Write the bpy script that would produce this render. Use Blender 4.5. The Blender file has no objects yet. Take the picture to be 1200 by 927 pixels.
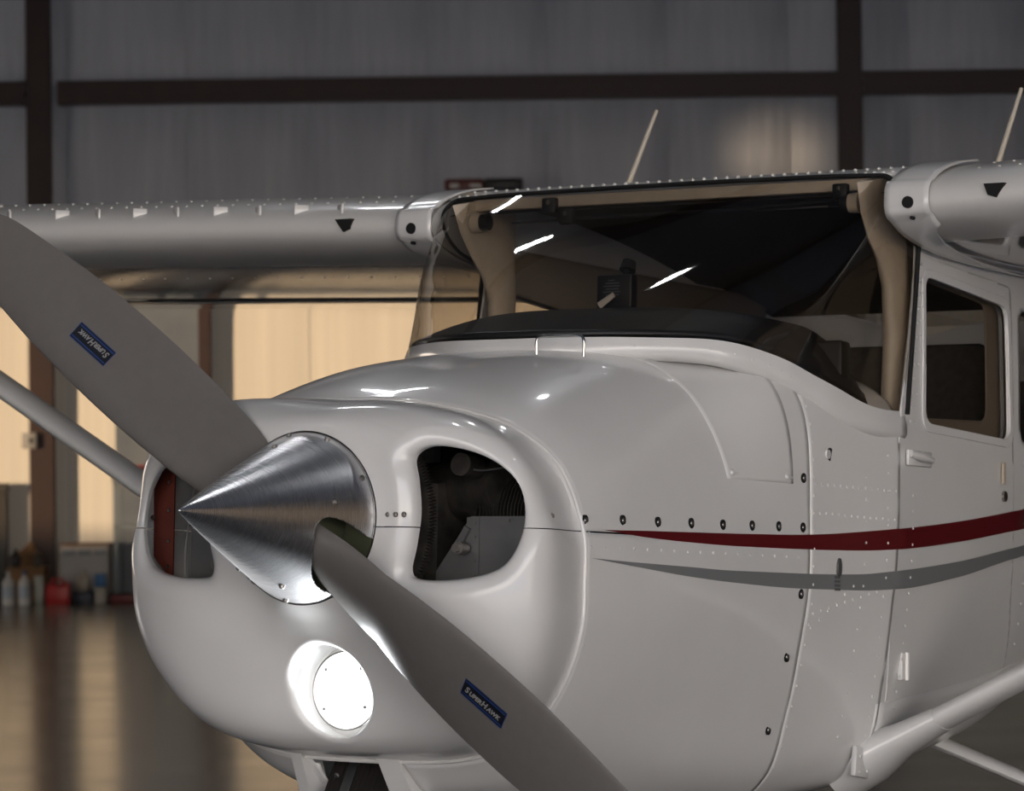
import bpy, bmesh, math, random
import numpy as np
from mathutils import Vector, Matrix
PI = math.pi
random.seed(4)
SC = bpy.context.scene
COL = SC.collection

# ------------------------------------------------------------------ camera
YAW, PITCH, ROLL, TILT = 0.5328771, 0.0174355, 0.0125423, 0.0565766   # TILT: the aircraft sits nose-up
CAMP = Vector((-6.0234, -3.5334, 1.4285))
FWD = Vector((math.cos(YAW)*math.cos(PITCH), math.sin(YAW)*math.cos(PITCH), math.sin(PITCH)))
RGT = Vector((math.sin(YAW), -math.cos(YAW), 0)); UPV = RGT.cross(FWD)
R2 = RGT*math.cos(ROLL) - UPV*math.sin(ROLL); U2 = RGT*math.sin(ROLL) + UPV*math.cos(ROLL)
cam = bpy.data.objects.new('camera', bpy.data.cameras.new('camera')); COL.objects.link(cam)
cam.data.sensor_width = 36; cam.data.lens = 3964.48*36/1200
cam.data.clip_start = .1; cam.data.clip_end = 300
m = Matrix((R2, U2, -FWD)).transposed().to_4x4(); m.translation = CAMP; cam.matrix_world = m
cam.data.dof.use_dof = True; cam.data.dof.focus_distance = 6.5; cam.data.dof.aperture_fstop = 9
SC.camera = cam

# ------------------------------------------------------------------ world, exposure, lamps
SC.view_settings.view_transform = 'Standard'; SC.view_settings.look = 'None'
SC.view_settings.gamma = 1; SC.view_settings.use_curve_mapping = False
SC.view_settings.exposure = 2.75
W = bpy.data.worlds.new('dusk_sky'); SC.world = W; W.use_nodes = True
nt = W.node_tree; nt.nodes.clear()
wo = nt.nodes.new('ShaderNodeOutputWorld'); bg = nt.nodes.new('ShaderNodeBackground')
tc = nt.nodes.new('ShaderNodeTexCoord'); sp = nt.nodes.new('ShaderNodeSeparateXYZ'); cr = nt.nodes.new('ShaderNodeValToRGB')
nt.links.new(tc.outputs['Generated'], sp.inputs[0]); nt.links.new(sp.outputs['Z'], cr.inputs[0])
nt.links.new(cr.outputs[0], bg.inputs[0]); nt.links.new(bg.outputs[0], wo.inputs[0])
e = cr.color_ramp.elements
e[0].position = 0.0; e[0].color = (.83, .69, .55, 1)
e[1].position = .9; e[1].color = (.18, .34, .68, 1)
k = e.new(.12); k.color = (.69, .63, .56, 1)
k = e.new(.4); k.color = (.36, .45, .62, 1)
bg.inputs[1].default_value = 1.0

HROT = YAW - PI/2                       # the hangar's back wall faces the camera squarely
def hg(x, y, z=0):                      # hangar frame -> world (x right, y deep, z up)
    return Vector((CAMP.x, CAMP.y, 0)) + RGT*x + Vector((math.cos(YAW), math.sin(YAW), 0))*y + Vector((0, 0, z))
def lamp(name, kind, loc, target, energy, color, **kw):
    d = bpy.data.lights.new(name, kind); d.energy = energy; d.color = color
    for a, b in kw.items(): setattr(d, a, b)
    o = bpy.data.objects.new(name, d); COL.objects.link(o); o.location = loc
    o.rotation_euler = (Vector(target) - Vector(loc)).to_track_quat('-Z', 'Y').to_euler()
    return o
# low evening sun, comes in through an opening added in the unseen left wall and strikes the back wall
lamp('sun', 'SUN', hg(-20, 19, 2.3), hg(0, 35, 1.35), .8, (1.0, .70, .42), angle=math.radians(1.5))

# ------------------------------------------------------------------ materials
def bs(name, col, rough=.5, metal=0, coat=0, spec=.5, **kw):
    m_ = bpy.data.materials.new(name); m_.use_nodes = True
    b = m_.node_tree.nodes['Principled BSDF']
    b.inputs['Base Color'].default_value = (*col, 1); b.inputs['Roughness'].default_value = rough
    b.inputs['Metallic'].default_value = metal; b.inputs['Coat Weight'].default_value = coat
    b.inputs['Coat Roughness'].default_value = .06
    b.inputs['Specular IOR Level'].default_value = spec
    for a, v in kw.items(): b.inputs[a].default_value = v
    return m_
def noise_on(m_, scale, c1, c2, bump=0, rough=None, stretch=(1, 1, 1), detail=4, dist=.01):
    nt = m_.node_tree; b = nt.nodes['Principled BSDF']
    tc = nt.nodes.new('ShaderNodeTexCoord'); mp = nt.nodes.new('ShaderNodeMapping'); mp.inputs['Scale'].default_value = stretch
    n = nt.nodes.new('ShaderNodeTexNoise'); n.inputs['Scale'].default_value = scale; n.inputs['Detail'].default_value = detail
    nt.links.new(tc.outputs['Object'], mp.inputs[0]); nt.links.new(mp.outputs[0], n.inputs[0])
    r = nt.nodes.new('ShaderNodeValToRGB'); r.color_ramp.elements[0].position = .3; r.color_ramp.elements[1].position = .7
    r.color_ramp.elements[0].color = (*c1, 1); r.color_ramp.elements[1].color = (*c2, 1)
    nt.links.new(n.outputs['Fac'], r.inputs[0]); nt.links.new(r.outputs[0], b.inputs['Base Color'])
    if rough:
        q = nt.nodes.new('ShaderNodeMapRange'); q.inputs['To Min'].default_value = rough[0]; q.inputs['To Max'].default_value = rough[1]
        nt.links.new(n.outputs['Fac'], q.inputs[0]); nt.links.new(q.outputs[0], b.inputs['Roughness'])
    if bump:
        bp = nt.nodes.new('ShaderNodeBump'); bp.inputs['Strength'].default_value = bump; bp.inputs['Distance'].default_value = dist
        nt.links.new(n.outputs['Fac'], bp.inputs['Height']); nt.links.new(bp.outputs[0], b.inputs['Normal'])
    return m_
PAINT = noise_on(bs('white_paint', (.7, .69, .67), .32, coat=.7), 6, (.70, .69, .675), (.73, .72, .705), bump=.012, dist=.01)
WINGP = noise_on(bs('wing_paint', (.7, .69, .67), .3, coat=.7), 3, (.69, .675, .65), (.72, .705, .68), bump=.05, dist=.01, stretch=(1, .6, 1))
SHADEU = noise_on(bs('wing_underside_shade', (.5, .5, .5), .12, coat=1), 5, (.26, .26, .265), (.29, .29, .295), bump=.12, dist=.012, stretch=(1, .6, 1))  # the white wing again, with the underside's shade put into the colour
RED = bs('maroon_stripe', (.11, .004, .008), .3, coat=.6)
GREY = bs('grey_stripe', (.20, .205, .21), .3, coat=.6)
BLADE = noise_on(bs('grey_blade_paint', (.155, .142, .13), .38), 40, (.148, .137, .127), (.16, .148, .138))
DARK = bs('black_plastic', (.008, .008, .009), .45)
BLACK = bs('matte_black', (.004, .004, .004), .8)
GLARE = noise_on(bs('glareshield_vinyl', (.008, .008, .009), .5), 90, (.006, .006, .007), (.011, .011, .012), bump=.1, dist=.002)
STEEL = bs('screw_steel', (.32, .30, .28), .35, metal=1)
CHROME = bs('chrome', (.75, .73, .70), .12, metal=1)
ALU = noise_on(bs('aluminium_sheet', (.2, .2, .2), .5, metal=1), 12, (.19, .19, .195), (.26, .26, .26), rough=(.45, .6))
ENGINE = noise_on(bs('engine_metal', (.06, .055, .05), .55, metal=.6), 25, (.03, .027, .025), (.09, .08, .07), bump=.3)
REDBAF = noise_on(bs('red_silicone', (.2, .03, .015), .55), 12, (.08, .014, .008), (.15, .026, .013))
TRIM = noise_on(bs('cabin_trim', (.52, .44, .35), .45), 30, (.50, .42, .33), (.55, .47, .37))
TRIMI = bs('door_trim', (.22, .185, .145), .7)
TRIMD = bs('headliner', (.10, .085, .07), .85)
SEATM = noise_on(bs('seat_fabric', (.05, .045, .042), .8), 60, (.04, .036, .034), (.065, .058, .052))
RUBBER = bs('tyre_rubber', (.012, .012, .012), .75)
DECALB = bs('decal_black', (.006, .007, .012), .4)
DECALU = bs('decal_blue', (.015, .05, .20), .4)
DECALS = bs('decal_silver', (.30, .29, .28), .4)
# brushed spinner aluminium
SPIN = bs('brushed_aluminium', (.58, .58, .59), .27, metal=1, Anisotropic=.6)
nt = SPIN.node_tree; b = nt.nodes['Principled BSDF']
tg = nt.nodes.new('ShaderNodeTangent'); tg.direction_type = 'RADIAL'; tg.axis = 'X'; nt.links.new(tg.outputs[0], b.inputs['Tangent'])
tc = nt.nodes.new('ShaderNodeTexCoord'); mp = nt.nodes.new('ShaderNodeMapping'); mp.inputs['Scale'].default_value = (1400, 5, 5)
n = nt.nodes.new('ShaderNodeTexNoise'); n.inputs['Scale'].default_value = 1; n.inputs['Detail'].default_value = 3
nt.links.new(tc.outputs['Object'], mp.inputs[0]); nt.links.new(mp.outputs[0], n.inputs[0])
r = nt.nodes.new('ShaderNodeValToRGB'); r.color_ramp.elements[0].color = (.62, .62, .635, 1); r.color_ramp.elements[1].color = (.68, .68, .69, 1)
r.color_ramp.elements[0].position = .25; r.color_ramp.elements[1].position = .75
nt.links.new(n.outputs['Fac'], r.inputs[0]); nt.links.new(r.outputs[0], b.inputs['Base Color'])
q = nt.nodes.new('ShaderNodeMapRange'); q.inputs['To Min'].default_value = .25; q.inputs['To Max'].default_value = .29
nt.links.new(n.outputs['Fac'], q.inputs[0]); nt.links.new(q.outputs[0], b.inputs['Roughness'])
bp = nt.nodes.new('ShaderNodeBump'); bp.inputs['Strength'].default_value = .01; bp.inputs['Distance'].default_value = .0001
nt.links.new(n.outputs['Fac'], bp.inputs['Height']); nt.links.new(bp.outputs[0], b.inputs['Normal'])
def glass(name, tint):
    m_ = bpy.data.materials.new(name); m_.use_nodes = True; nt = m_.node_tree; nt.nodes.clear()
    N_ = nt.nodes.new; L_ = nt.links.new
    o = N_('ShaderNodeOutputMaterial'); mx = N_('ShaderNodeMixShader'); t = N_('ShaderNodeBsdfTransparent')
    g = N_('ShaderNodeBsdfGlossy'); g.inputs['Roughness'].default_value = .02; t.inputs[0].default_value = (*tint, 1)
    ge = N_('ShaderNodeNewGeometry'); dt = N_('ShaderNodeVectorMath'); dt.operation = 'DOT_PRODUCT'
    L_(ge.outputs['Normal'], dt.inputs[0]); L_(ge.outputs['Incoming'], dt.inputs[1])
    def M(op, a, b_):
        n = N_('ShaderNodeMath'); n.operation = op
        for k, q in enumerate((a, b_)):
            if q is None: continue
            if isinstance(q, (int, float)): n.inputs[k].default_value = q
            else: L_(q, n.inputs[k])
        return n.outputs[0]
    f = M('ABSOLUTE', dt.outputs['Value'], None); f = M('SUBTRACT', 1.0, f); f = M('POWER', f, 5.0); f = M('MULTIPLY', f, .90); f = M('ADD', f, .075)
    L_(f, mx.inputs[0]); L_(t.outputs[0], mx.inputs[1]); L_(g.outputs[0], mx.inputs[2]); L_(mx.outputs[0], o.inputs[0])
    return m_
GLASS = glass('tinted_acrylic', (.76, .73, .69))
def emis(name, col, s):
    m_ = bs(name, (.8, .8, .8), .3); b = m_.node_tree.nodes['Principled BSDF']
    b.inputs['Emission Color'].default_value = (*col, 1); b.inputs['Emission Strength'].default_value = s; return m_
LEDM = emis('lit_lens', (.93, .97, 1.0), .3)
LAMPM = emis('lit_diffuser', (.95, .97, 1.0), 14.0)

# ------------------------------------------------------------------ mesh helpers
def mesh(name, v, f, mat, parent=None, smooth=40, mats=None, fm=None):
    me = bpy.data.meshes.new(name); me.from_pydata([tuple(map(float, p)) for p in v], [], [tuple(map(int, q)) for q in f]); me.update()
    return link(name, me, mat, parent, smooth, mats, fm)
def link(name, me, mat, parent=None, smooth=40, mats=None, fm=None):
    for mm in (mats or [mat]): me.materials.append(mm)
    if fm is not None: me.polygons.foreach_set('material_index', np.asarray(fm, np.int32))
    if smooth:
        me.polygons.foreach_set('use_smooth', [True]*len(me.polygons)); me.set_sharp_from_angle(angle=math.radians(smooth))
    o = bpy.data.objects.new(name, me); COL.objects.link(o)
    if parent is not None: o.parent = parent
    return o
def fin(bm, name, mat, parent=None, smooth=40, normals=True, **kw):
    if normals: bmesh.ops.recalc_face_normals(bm, faces=bm.faces)
    me = bpy.data.meshes.new(name); bm.to_mesh(me); bm.free(); return link(name, me, mat, parent, smooth, **kw)
def tag(o, label=None, cat=None, group=None, kind=None):
    for a, b in (('label', label), ('category', cat), ('group', group), ('kind', kind)):
        if b: o[a] = b
    return o
def empty(name, loc, rz=0):
    o = bpy.data.objects.new(name, None); COL.objects.link(o); o.location = loc; o.rotation_euler = (0, 0, rz); return o
def grid_faces(nu, nv, cu=False, cv=False):
    f = []
    for i in range(nu if cu else nu-1):
        for j in range(nv if cv else nv-1):
            a = i*nv+j; b = ((i+1) % nu)*nv+j; c = ((i+1) % nu)*nv+(j+1) % nv; d = i*nv+(j+1) % nv
            f.append((a, b, c, d))
    return f
def add_box(bm, c, s, rot=None, bev=0):
    r_ = bmesh.ops.create_cube(bm, size=1)['verts']
    for v in r_: v.co = Vector((v.co.x*s[0], v.co.y*s[1], v.co.z*s[2]))
    if bev:
        ed = list({e_ for v in r_ for e_ in v.link_edges})
        o = bmesh.ops.bevel(bm, geom=ed, offset=bev, segments=2, profile=.5, affect='EDGES'); r_ = list({v for f_ in o['faces'] for v in f_.verts} | {v for v in r_ if v.is_valid})
    for v in r_:
        p = v.co.copy()
        if rot is not None: p = rot @ p
        v.co = p + Vector(c)
def add_tube(bm, pts, rad, n=12, cap=True, sx=None):
    """tube through pts; rad float or list; sx optional (width along A, thickness along B) for flattened sections"""
    pts = [Vector(p) for p in pts]; rad = rad if hasattr(rad, '__len__') else [rad]*len(pts)
    rings = []; ref = Vector((1, 0, 0))
    for i, p in enumerate(pts):
        t = (pts[min(i+1, len(pts)-1)] - pts[max(i-1, 0)]).normalized()
        if abs(t.dot(ref)) > .95: ref = Vector((0, 0, 1)) if abs(t.z) < .9 else Vector((0, 1, 0))
        a = (ref - t*ref.dot(t)).normalized(); b = t.cross(a); ref = a
        ra, rb = (rad[i], rad[i]) if not hasattr(rad[i], '__len__') else rad[i]
        rings.append([bm.verts.new(p + a*ra*math.cos(2*PI*k/n) + b*rb*math.sin(2*PI*k/n)) for k in range(n)])
    for A, B in zip(rings, rings[1:]):
        for k in range(n): bm.faces.new((A[k], A[(k+1) % n], B[(k+1) % n], B[k]))
    if cap: bm.faces.new(rings[0][::-1]); bm.faces.new(rings[-1])
    return rings
def dome(bm, c, r, nrm=(0, -1, 0), flat=.6, n=8):
    N = Vector(nrm).normalized(); a = N.orthogonal().normalized(); b = N.cross(a); c = Vector(c)
    r0 = [bm.verts.new(c + (a*math.cos(2*PI*k/n)+b*math.sin(2*PI*k/n))*r - N*r*.2) for k in range(n)]
    r1 = [bm.verts.new(c + (a*math.cos(2*PI*k/n)+b*math.sin(2*PI*k/n))*r*.72 + N*r*flat*.7) for k in range(n)]
    for k in range(n): bm.faces.new((r0[k], r0[(k+1) % n], r1[(k+1) % n], r1[k]))
    t = bm.verts.new(c + N*r*flat)
    for k in range(n): bm.faces.new((r1[k], r1[(k+1) % n], t))
def solid(o, t, off=-1):
    m_ = o.modifiers.new('s', 'SOLIDIFY'); m_.thickness = t; m_.offset = off; m_.use_even_offset = False
def poly_sdf(P, poly):
    """signed distance, negative inside; and the gradient"""
    P = np.asarray(P, float); poly = np.asarray(poly, float); A = poly; B = np.roll(poly, -1, 0)
    best = np.full(len(P), 1e9); g = np.zeros((len(P), 2)); ins = np.zeros(len(P), bool)
    for a, b in zip(A, B):
        ab = b-a; t = np.clip(((P-a) @ ab)/max(ab @ ab, 1e-12), 0, 1); q = a + t[:, None]*ab; d = P-q; l = np.hypot(d[:, 0], d[:, 1])
        k = l < best; best[k] = l[k]; g[k] = d[k]/np.maximum(l[k], 1e-9)[:, None]
        c = (a[1] > P[:, 1]) != (b[1] > P[:, 1])
        if abs(b[1]-a[1]) > 1e-12: ins ^= c & (P[:, 0] < (b[0]-a[0])*(P[:, 1]-a[1])/(b[1]-a[1])+a[0])
    s = np.where(ins, -1, 1); return best*s, g*s[:, None]
def pchip(X, Y, x):
    X = np.asarray(X, float); Y = np.asarray(Y, float); x = np.clip(np.asarray(x, float), X[0], X[-1])
    h = np.diff(X); d = np.diff(Y)/h; n = len(X); m_ = np.zeros(n)
    for i in range(1, n-1):
        if d[i-1]*d[i] > 0:
            w1 = 2*h[i]+h[i-1]; w2 = h[i]+2*h[i-1]; m_[i] = (w1+w2)/(w1/d[i-1]+w2/d[i])
    m_[0] = d[0]; m_[-1] = d[-1]
    i = np.clip(np.searchsorted(X, x, side='right')-1, 0, n-2); t = (x-X[i])/h[i]
    return (2*t**3-3*t**2+1)*Y[i]+(t**3-2*t**2+t)*h[i]*m_[i]+(-2*t**3+3*t**2)*Y[i+1]+(t**3-t**2)*h[i]*m_[i+1]
def curve2(P, n, closed=False):
    """Catmull-Rom through 2D or 3D points"""
    P = [np.array(p, float) for p in P]; out = []
    if closed: Q = [P[-1]]+P+[P[0], P[1]]; N = len(P)
    else: Q = [2*P[0]-P[1]]+P+[2*P[-1]-P[-2]]; N = len(P)-1
    for i in range(1, N+1):
        for t in np.arange(n)/n:
            out.append(.5*((2*Q[i])+(Q[i+1]-Q[i-1])*t+(2*Q[i-1]-5*Q[i]+4*Q[i+1]-Q[i+2])*t*t+(3*Q[i]-Q[i-1]-3*Q[i+1]+Q[i+2])*t**3))
    if not closed: out.append(P[-1])
    return np.array(out)

# ------------------------------------------------------------------ fuselage shape (aircraft frame: x aft, y starboard, z up from prop axis)
SEC = {
-.546: [(0, .234), (.105, .227), (.22, .204), (.30, .176), (.371, .131), (.417, .075), (.452, -.02), (.455, -.107), (.45, -.2), (.41, -.306), (.33, -.40), (.2, -.445), (0, -.455)],
-.47: [(0, .268), (.107, .262), (.22, .240), (.308, .207), (.379, .155), (.426, .087), (.458, -.015), (.461, -.105), (.455, -.202), (.418, -.32), (.345, -.435), (.215, -.50), (0, -.515)],
-.25: [(0, .330), (.11, .325), (.22, .303), (.315, .262), (.388, .198), (.440, .110), (.468, -.005), (.474, -.10), (.465, -.205), (.43, -.33), (.368, -.46), (.245, -.545), (0, -.56)],
.0: [(0, .375), (.12, .372), (.22, .356), (.316, .318), (.395, .247), (.454, .135), (.481, .01), (.483, -.10), (.470, -.21), (.438, -.345), (.388, -.48), (.262, -.557), (0, -.572)],
.3: [(0, .390), (.14, .388), (.27, .380), (.380, .361), (.452, .312), (.490, .21), (.499, .02), (.498, -.10), (.482, -.21), (.450, -.36), (.40, -.50), (.28, -.565), (0, -.575)],
.67: [(0, .395), (.14, .392), (.28, .38), (.41, .355), (.495, .315), (.537, .25), (.543, .10), (.540, -.03), (.528, -.15), (.508, -.30), (.475, -.44), (.38, -.53), (0, -.55)]}
CSEC = {
.67: [(.545, .70), (.548, .5), (.545, .30), (.543, .10), (.540, -.03), (.528, -.15), (.508, -.30), (.475, -.44), (.38, -.53), (0, -.55)],
1.33: [(.545, .70), (.552, .5), (.555, .30), (.555, .12), (.548, 0), (.533, -.12), (.508, -.24), (.462, -.37), (.36, -.44), (0, -.46)],
1.9: [(.53, .70), (.54, .5), (.545, .30), (.54, .12), (.53, .02), (.51, -.08), (.475, -.17), (.42, -.25), (.32, -.29), (0, -.30)],
2.7: [(.40, .66), (.44, .5), (.46, .30), (.455, .15), (.44, .08), (.415, 0), (.38, -.06), (.33, -.12), (.24, -.16), (0, -.17)]}
def sm(P, n):
    P = np.asarray(P, float)
    a = P[1]*[-1, 1] if abs(P[0][0]) < 1e-6 else 2*P[0]-P[1]
    b = P[-2]*[-1, 1] if abs(P[-1][0]) < 1e-6 else 2*P[-1]-P[-2]
    Q = np.vstack([a, P, b]); out = []
    for i in range(1, len(Q)-2):
        for t in np.arange(n)/n:
            out.append(.5*((2*Q[i])+(Q[i+1]-Q[i-1])*t+(2*Q[i-1]-5*Q[i]+4*Q[i+1]-Q[i+2])*t*t+(3*Q[i]-Q[i-1]-3*Q[i+1]+Q[i+2])*t**3))
    out.append(P[-1]); return np.array(out)
def _mk(T):
    X = sorted(T); K = len(T[X[0]])
    def fn(x, n=8):
        return sm([[float(pchip(X, [T[s][k][j] for s in X], x)) for j in (0, 1)] for k in range(K)], n)
    return fn
section, csection = _mk(SEC), _mk(CSEC)
SECS = dict(SEC)                        # the starboard side of the cowl is a little fuller at the shoulder
SECS[-.546] = [(0, .234), (.13, .236), (.25, .230), (.335, .212), (.395, .170), (.432, .095), (.452, -.02)]+SEC[-.546][7:]
SECS[-.47] = [(0, .268), (.13, .270), (.25, .260), (.335, .237), (.398, .190), (.437, .11), (.458, -.015)]+SEC[-.47][7:]
SECS[-.25] = [(0, .330), (.13, .334), (.24, .324), (.328, .292), (.400, .228), (.447, .127), (.468, -.005)]+SEC[-.25][7:]
sectionS = _mk(SECS)
TX = np.concatenate([np.linspace(-.546, .6699, 90), np.linspace(.67, 2.7, 140)]); TZ = np.linspace(-.58, .70, 330)
TY = np.array([np.interp(-TZ, -(S := (section(x) if x < .67 else csection(x)))[:, 1], S[:, 0]) for x in TX])
def sy(x, z):
    x = np.clip(np.asarray(x, float), TX[0], TX[-1]); z = np.clip(np.asarray(z, float), TZ[0], TZ[-1])
    i = np.clip(np.searchsorted(TX, x)-1, 0, len(TX)-2); j = np.clip(np.searchsorted(TZ, z)-1, 0, len(TZ)-2)
    a = (x-TX[i])/(TX[i+1]-TX[i]); b_ = (z-TZ[j])/(TZ[j+1]-TZ[j])
    return (1-a)*((1-b_)*TY[i, j]+b_*TY[i, j+1])+a*((1-b_)*TY[i+1, j]+b_*TY[i+1, j+1])

c_, s_ = math.cos(TILT), math.sin(TILT)
airplane = empty('airplane', (0, 0, 0)); airplane.rotation_euler = (0, TILT, 0)
tag(airplane, 'white high-wing propeller airplane with maroon and grey side stripes and a lit nose light', 'airplane')
OFF = Vector((-s_*1.27, 0, c_*1.27))
def part(o):
    o.parent = airplane; o.location = OFF; return o
def sub(o, p):
    o.parent = p; o.location = (0, 0, 0); return o
GROUND = lambda x: (s_*x - 1.27)/c_

# ---- cowling, upper and lower halves
SPLIT = -.0165
def ring_part(S, lo, hi, n):
    """resample a half section between the arc positions where z crosses; lo/hi: z or None"""
    d = np.concatenate([[0], np.cumsum(np.hypot(*np.diff(S, axis=0).T))])
    zs = S[:, 1]
    def arc(z):
        k = np.argmax(zs < z); t = (zs[k-1]-z)/(zs[k-1]-zs[k]); return d[k-1]+t*(d[k]-d[k-1])
    a = 0 if hi is None else arc(hi); b_ = d[-1] if lo is None else arc(lo)
    q = np.linspace(a, b_, n); return np.stack([np.interp(q, d, S[:, 0]), np.interp(q, d, S[:, 1])], 1)
def shell(name, xs, lo, hi, n, mat, grow=0, fn=section, t=.003):
    V = []; NU = len(xs)
    for x in xs:
        C = ring_part(fn(x, 10), lo, hi, n)*(1+grow); CS = ring_part((sectionS if fn is section else fn)(x, 10), lo, hi, n)*(1+grow)
        port = [(x, -p[0], p[1]) for p in C]; st = [(x, p[0], p[1]) for p in CS]
        V += (port[::-1] + st[1:]) if hi is None else (port + st[::-1][1:])
    o = mesh(name, V, grid_faces(NU, 2*n-1), mat); solid(o, t, 0); return part(o)
cx = np.linspace(-.546, .318, 60)
upper = shell('upper_cowl', cx, -.0155, None, 70, PAINT, grow=.006)
lower = shell('lower_cowl', cx, None, -.0185, 70, PAINT, grow=.006)
bm = bmesh.new(); bm.from_mesh(lower.data)
bmesh.ops.delete(bm, geom=[f_ for f_ in bm.faces if f_.calc_center_median().x < -.44 and abs(f_.calc_center_median().y-.035) < .105 and f_.calc_center_median().z < -.40], context='FACES')
bm.to_mesh(lower.data); bm.free()
# boot cowl behind the firewall seam, up to the door post
bx_ = np.linspace(.3205, .676, 26)
boot = shell('boot_cowl', bx_, None, None, 110, PAINT, grow=.004)

# ---- nose bowl
S0 = section(-.546, 24); S0S = sectionS(-.546, 24); full = np.vstack([S0S, S0[::-1][1:]*[-1, 1]])       # starboard then port
ang0 = np.arctan2(S0[:, 1], S0[:, 0]); rad0 = np.hypot(S0[:, 0], S0[:, 1]); ang1 = np.arctan2(S0S[:, 1], S0S[:, 0]); rad1 = np.hypot(S0S[:, 0], S0S[:, 1])
def Rout(th):
    y, z = math.cos(th), math.sin(th); a = math.atan2(z, abs(y)); return float(np.interp(a, ang0[::-1], rad0[::-1]) if y < 0 else np.interp(a, ang1[::-1], rad1[::-1]))
INLET = curve2([(.220, .112), (.250, .133), (.31, .127), (.365, .106), (.408, .068), (.427, .012), (.421, -.045), (.390, -.090), (.32, -.110), (.24, -.112), (.217, -.097), (.226, -.05), (.234, .01), (.228, .07)], 6, True)
NT, NR = 520, 130; RR = .1625; BL = .258
V = np.zeros((NT, NR, 3))
def bown(cz, sz):
    w = abs(cz)**1.5; return 3.4*w+(2.3 if sz > 0 else 2.0)*(1-w)
CU = np.linspace(0, 1, 200); CHIN = pchip([0, .12, .3, .55, .82, .94, 1], [1, .84, .66, .53, .43, .27, 0], CU)
def bowv(u, cz, sz):
    """how far the bowl stands in front of the seam, 1 at the spinner ring, 0 at the seam"""
    n_ = bown(cz, sz); v = max(0, 1-u**n_)**(1/n_)
    if sz < 0:
        w = min(1, max(0, (abs(cz)-.15)/.8)); w = w*w*(3-2*w); v = w*v+(1-w)*float(np.interp(u, CU, CHIN))
    return v
for i in range(NT):
    th = 2*PI*i/NT; R_ = Rout(th); cz, sz = math.cos(th), math.sin(th)
    w = abs(cz)**1.5; n_ = bown(cz, sz); L = BL
    for j in range(NR):
        ph = (j/(NR-1))*PI/2; u = math.sin(ph)**(2/n_); v = bowv(u, cz, sz)
        bq = min(max((ph/(PI/2)-.3)/.7, 0), 1); rr = RR+(R_-RR)*u + .028*abs(cz)**2.5*math.sin(PI*bq)**1.3; V[i, j] = (-.546-L*v, rr*cz, rr*sz)
P = V.reshape(-1, 3)
inside = np.zeros(len(P), bool); onb = np.zeros(len(P), bool)
def lip_hole(P, mask, Q, sign, poly, lr, snap):
    """roll the surface into a rounded lip round an opening, snap the edge"""
    d, g = poly_sdf(Q, poly)
    band = mask & (d >= 0) & (d < lr)
    al = (d[band]/lr)*PI/2; nd = lr-lr*np.cos(al); dip = lr-lr*np.sin(al)
    mv = (nd-d[band])[:, None]*g[band]; P[band, 1] += sign*mv[:, 0]; P[band, 2] += mv[:, 1]; P[band, 0] += dip*.85
    ins = mask & (d < 0); near = ins & (d > -snap)
    P[near, 1] -= sign*(d[near]*g[near, 0]); P[near, 2] -= d[near]*g[near, 1]; P[near, 0] += lr*.85
    return ins, near
front = P[:, 0] < -.56
for sgn in (1, -1):
    Q = np.stack([P[:, 1]*sgn, P[:, 2]], 1).copy()
    a, b_ = lip_hole(P, front & (P[:, 1]*sgn > 0), Q, sgn, INLET, .036, .006); inside |= a; onb |= b_
LC = (.018, -.322); LPOLY = [(LC[0]-.008+.088*math.cos(t), LC[1]+.088*math.sin(t)) for t in np.linspace(0, 2*PI, 60, endpoint=False)]
Q = P[:, 1:].copy(); a, b_ = lip_hole(P, front & (P[:, 2] < -.2), Q, 1, LPOLY, .012, .006); inside |= a; onb |= b_
F = grid_faces(NT, NR, cu=True)
idx = np.array(F); ni = inside[idx].sum(1); badv = inside & ~onb
keep = ~((ni == 4) | badv[idx].any(1))
bm = bmesh.new(); bv = [bm.verts.new(p) for p in P]
for q, kk in zip(F, keep):
    if kk: bm.faces.new([bv[k] for k in q])
bmesh.ops.delete(bm, geom=[v for v in bm.verts if not v.link_faces], context='VERTS')
bmesh.ops.recalc_face_normals(bm, faces=bm.faces)
edges = [e_ for e_ in bm.edges if e_.is_boundary and e_.verts[0].co.x < -.56 and math.hypot(e_.verts[0].co.y, e_.verts[0].co.z) > RR+.002]
ex = bmesh.ops.extrude_edge_only(bm, edges=edges)
for v in [g_ for g_ in ex['geom'] if isinstance(g_, bmesh.types.BMVert)]: v.co.x = -.60 if v.co.z < -.2 else v.co.x+.010
ring = [e_ for e_ in bm.edges if e_.is_boundary and math.hypot(e_.verts[0].co.y, e_.verts[0].co.z) < RR+.0005 and math.hypot(e_.verts[1].co.y, e_.verts[1].co.z) < RR+.0005]
ex = bmesh.ops.extrude_edge_only(bm, edges=ring)
for v in [g_ for g_ in ex['geom'] if isinstance(g_, bmesh.types.BMVert)]: v.co.x += .03; v.co.y *= .99; v.co.z *= .99
def bowl_half(bm, z, up, name):
    b2 = bm.copy(); g_ = b2.verts[:]+b2.edges[:]+b2.faces[:]
    bmesh.ops.bisect_plane(b2, geom=g_, plane_co=(0, 0, z), plane_no=(0, 0, 1), clear_inner=up, clear_outer=not up)
    me = bpy.data.meshes.new(name); b2.to_mesh(me); b2.free(); return part(link(name, me, PAINT, None, 50))
bowl = bowl_half(bm, -.0155, True, 'nose_bowl')
bowl_lower = bowl_half(bm, -.0175, False, 'nose_bowl'); bm.free()
tag(bowl_lower, 'lower half of the nose bowl with the landing light')
# raised seam bead where the bowl meets the cowl
bm = bmesh.new(); o3 = [(-.5455, p[0]*1.005, p[1]*1.005) for p in full]
add_tube(bm, o3[:-1:2]+[o3[0]], .0045, 8, cap=False); part(fin(bm, 'seam_bead', PAINT))

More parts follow.
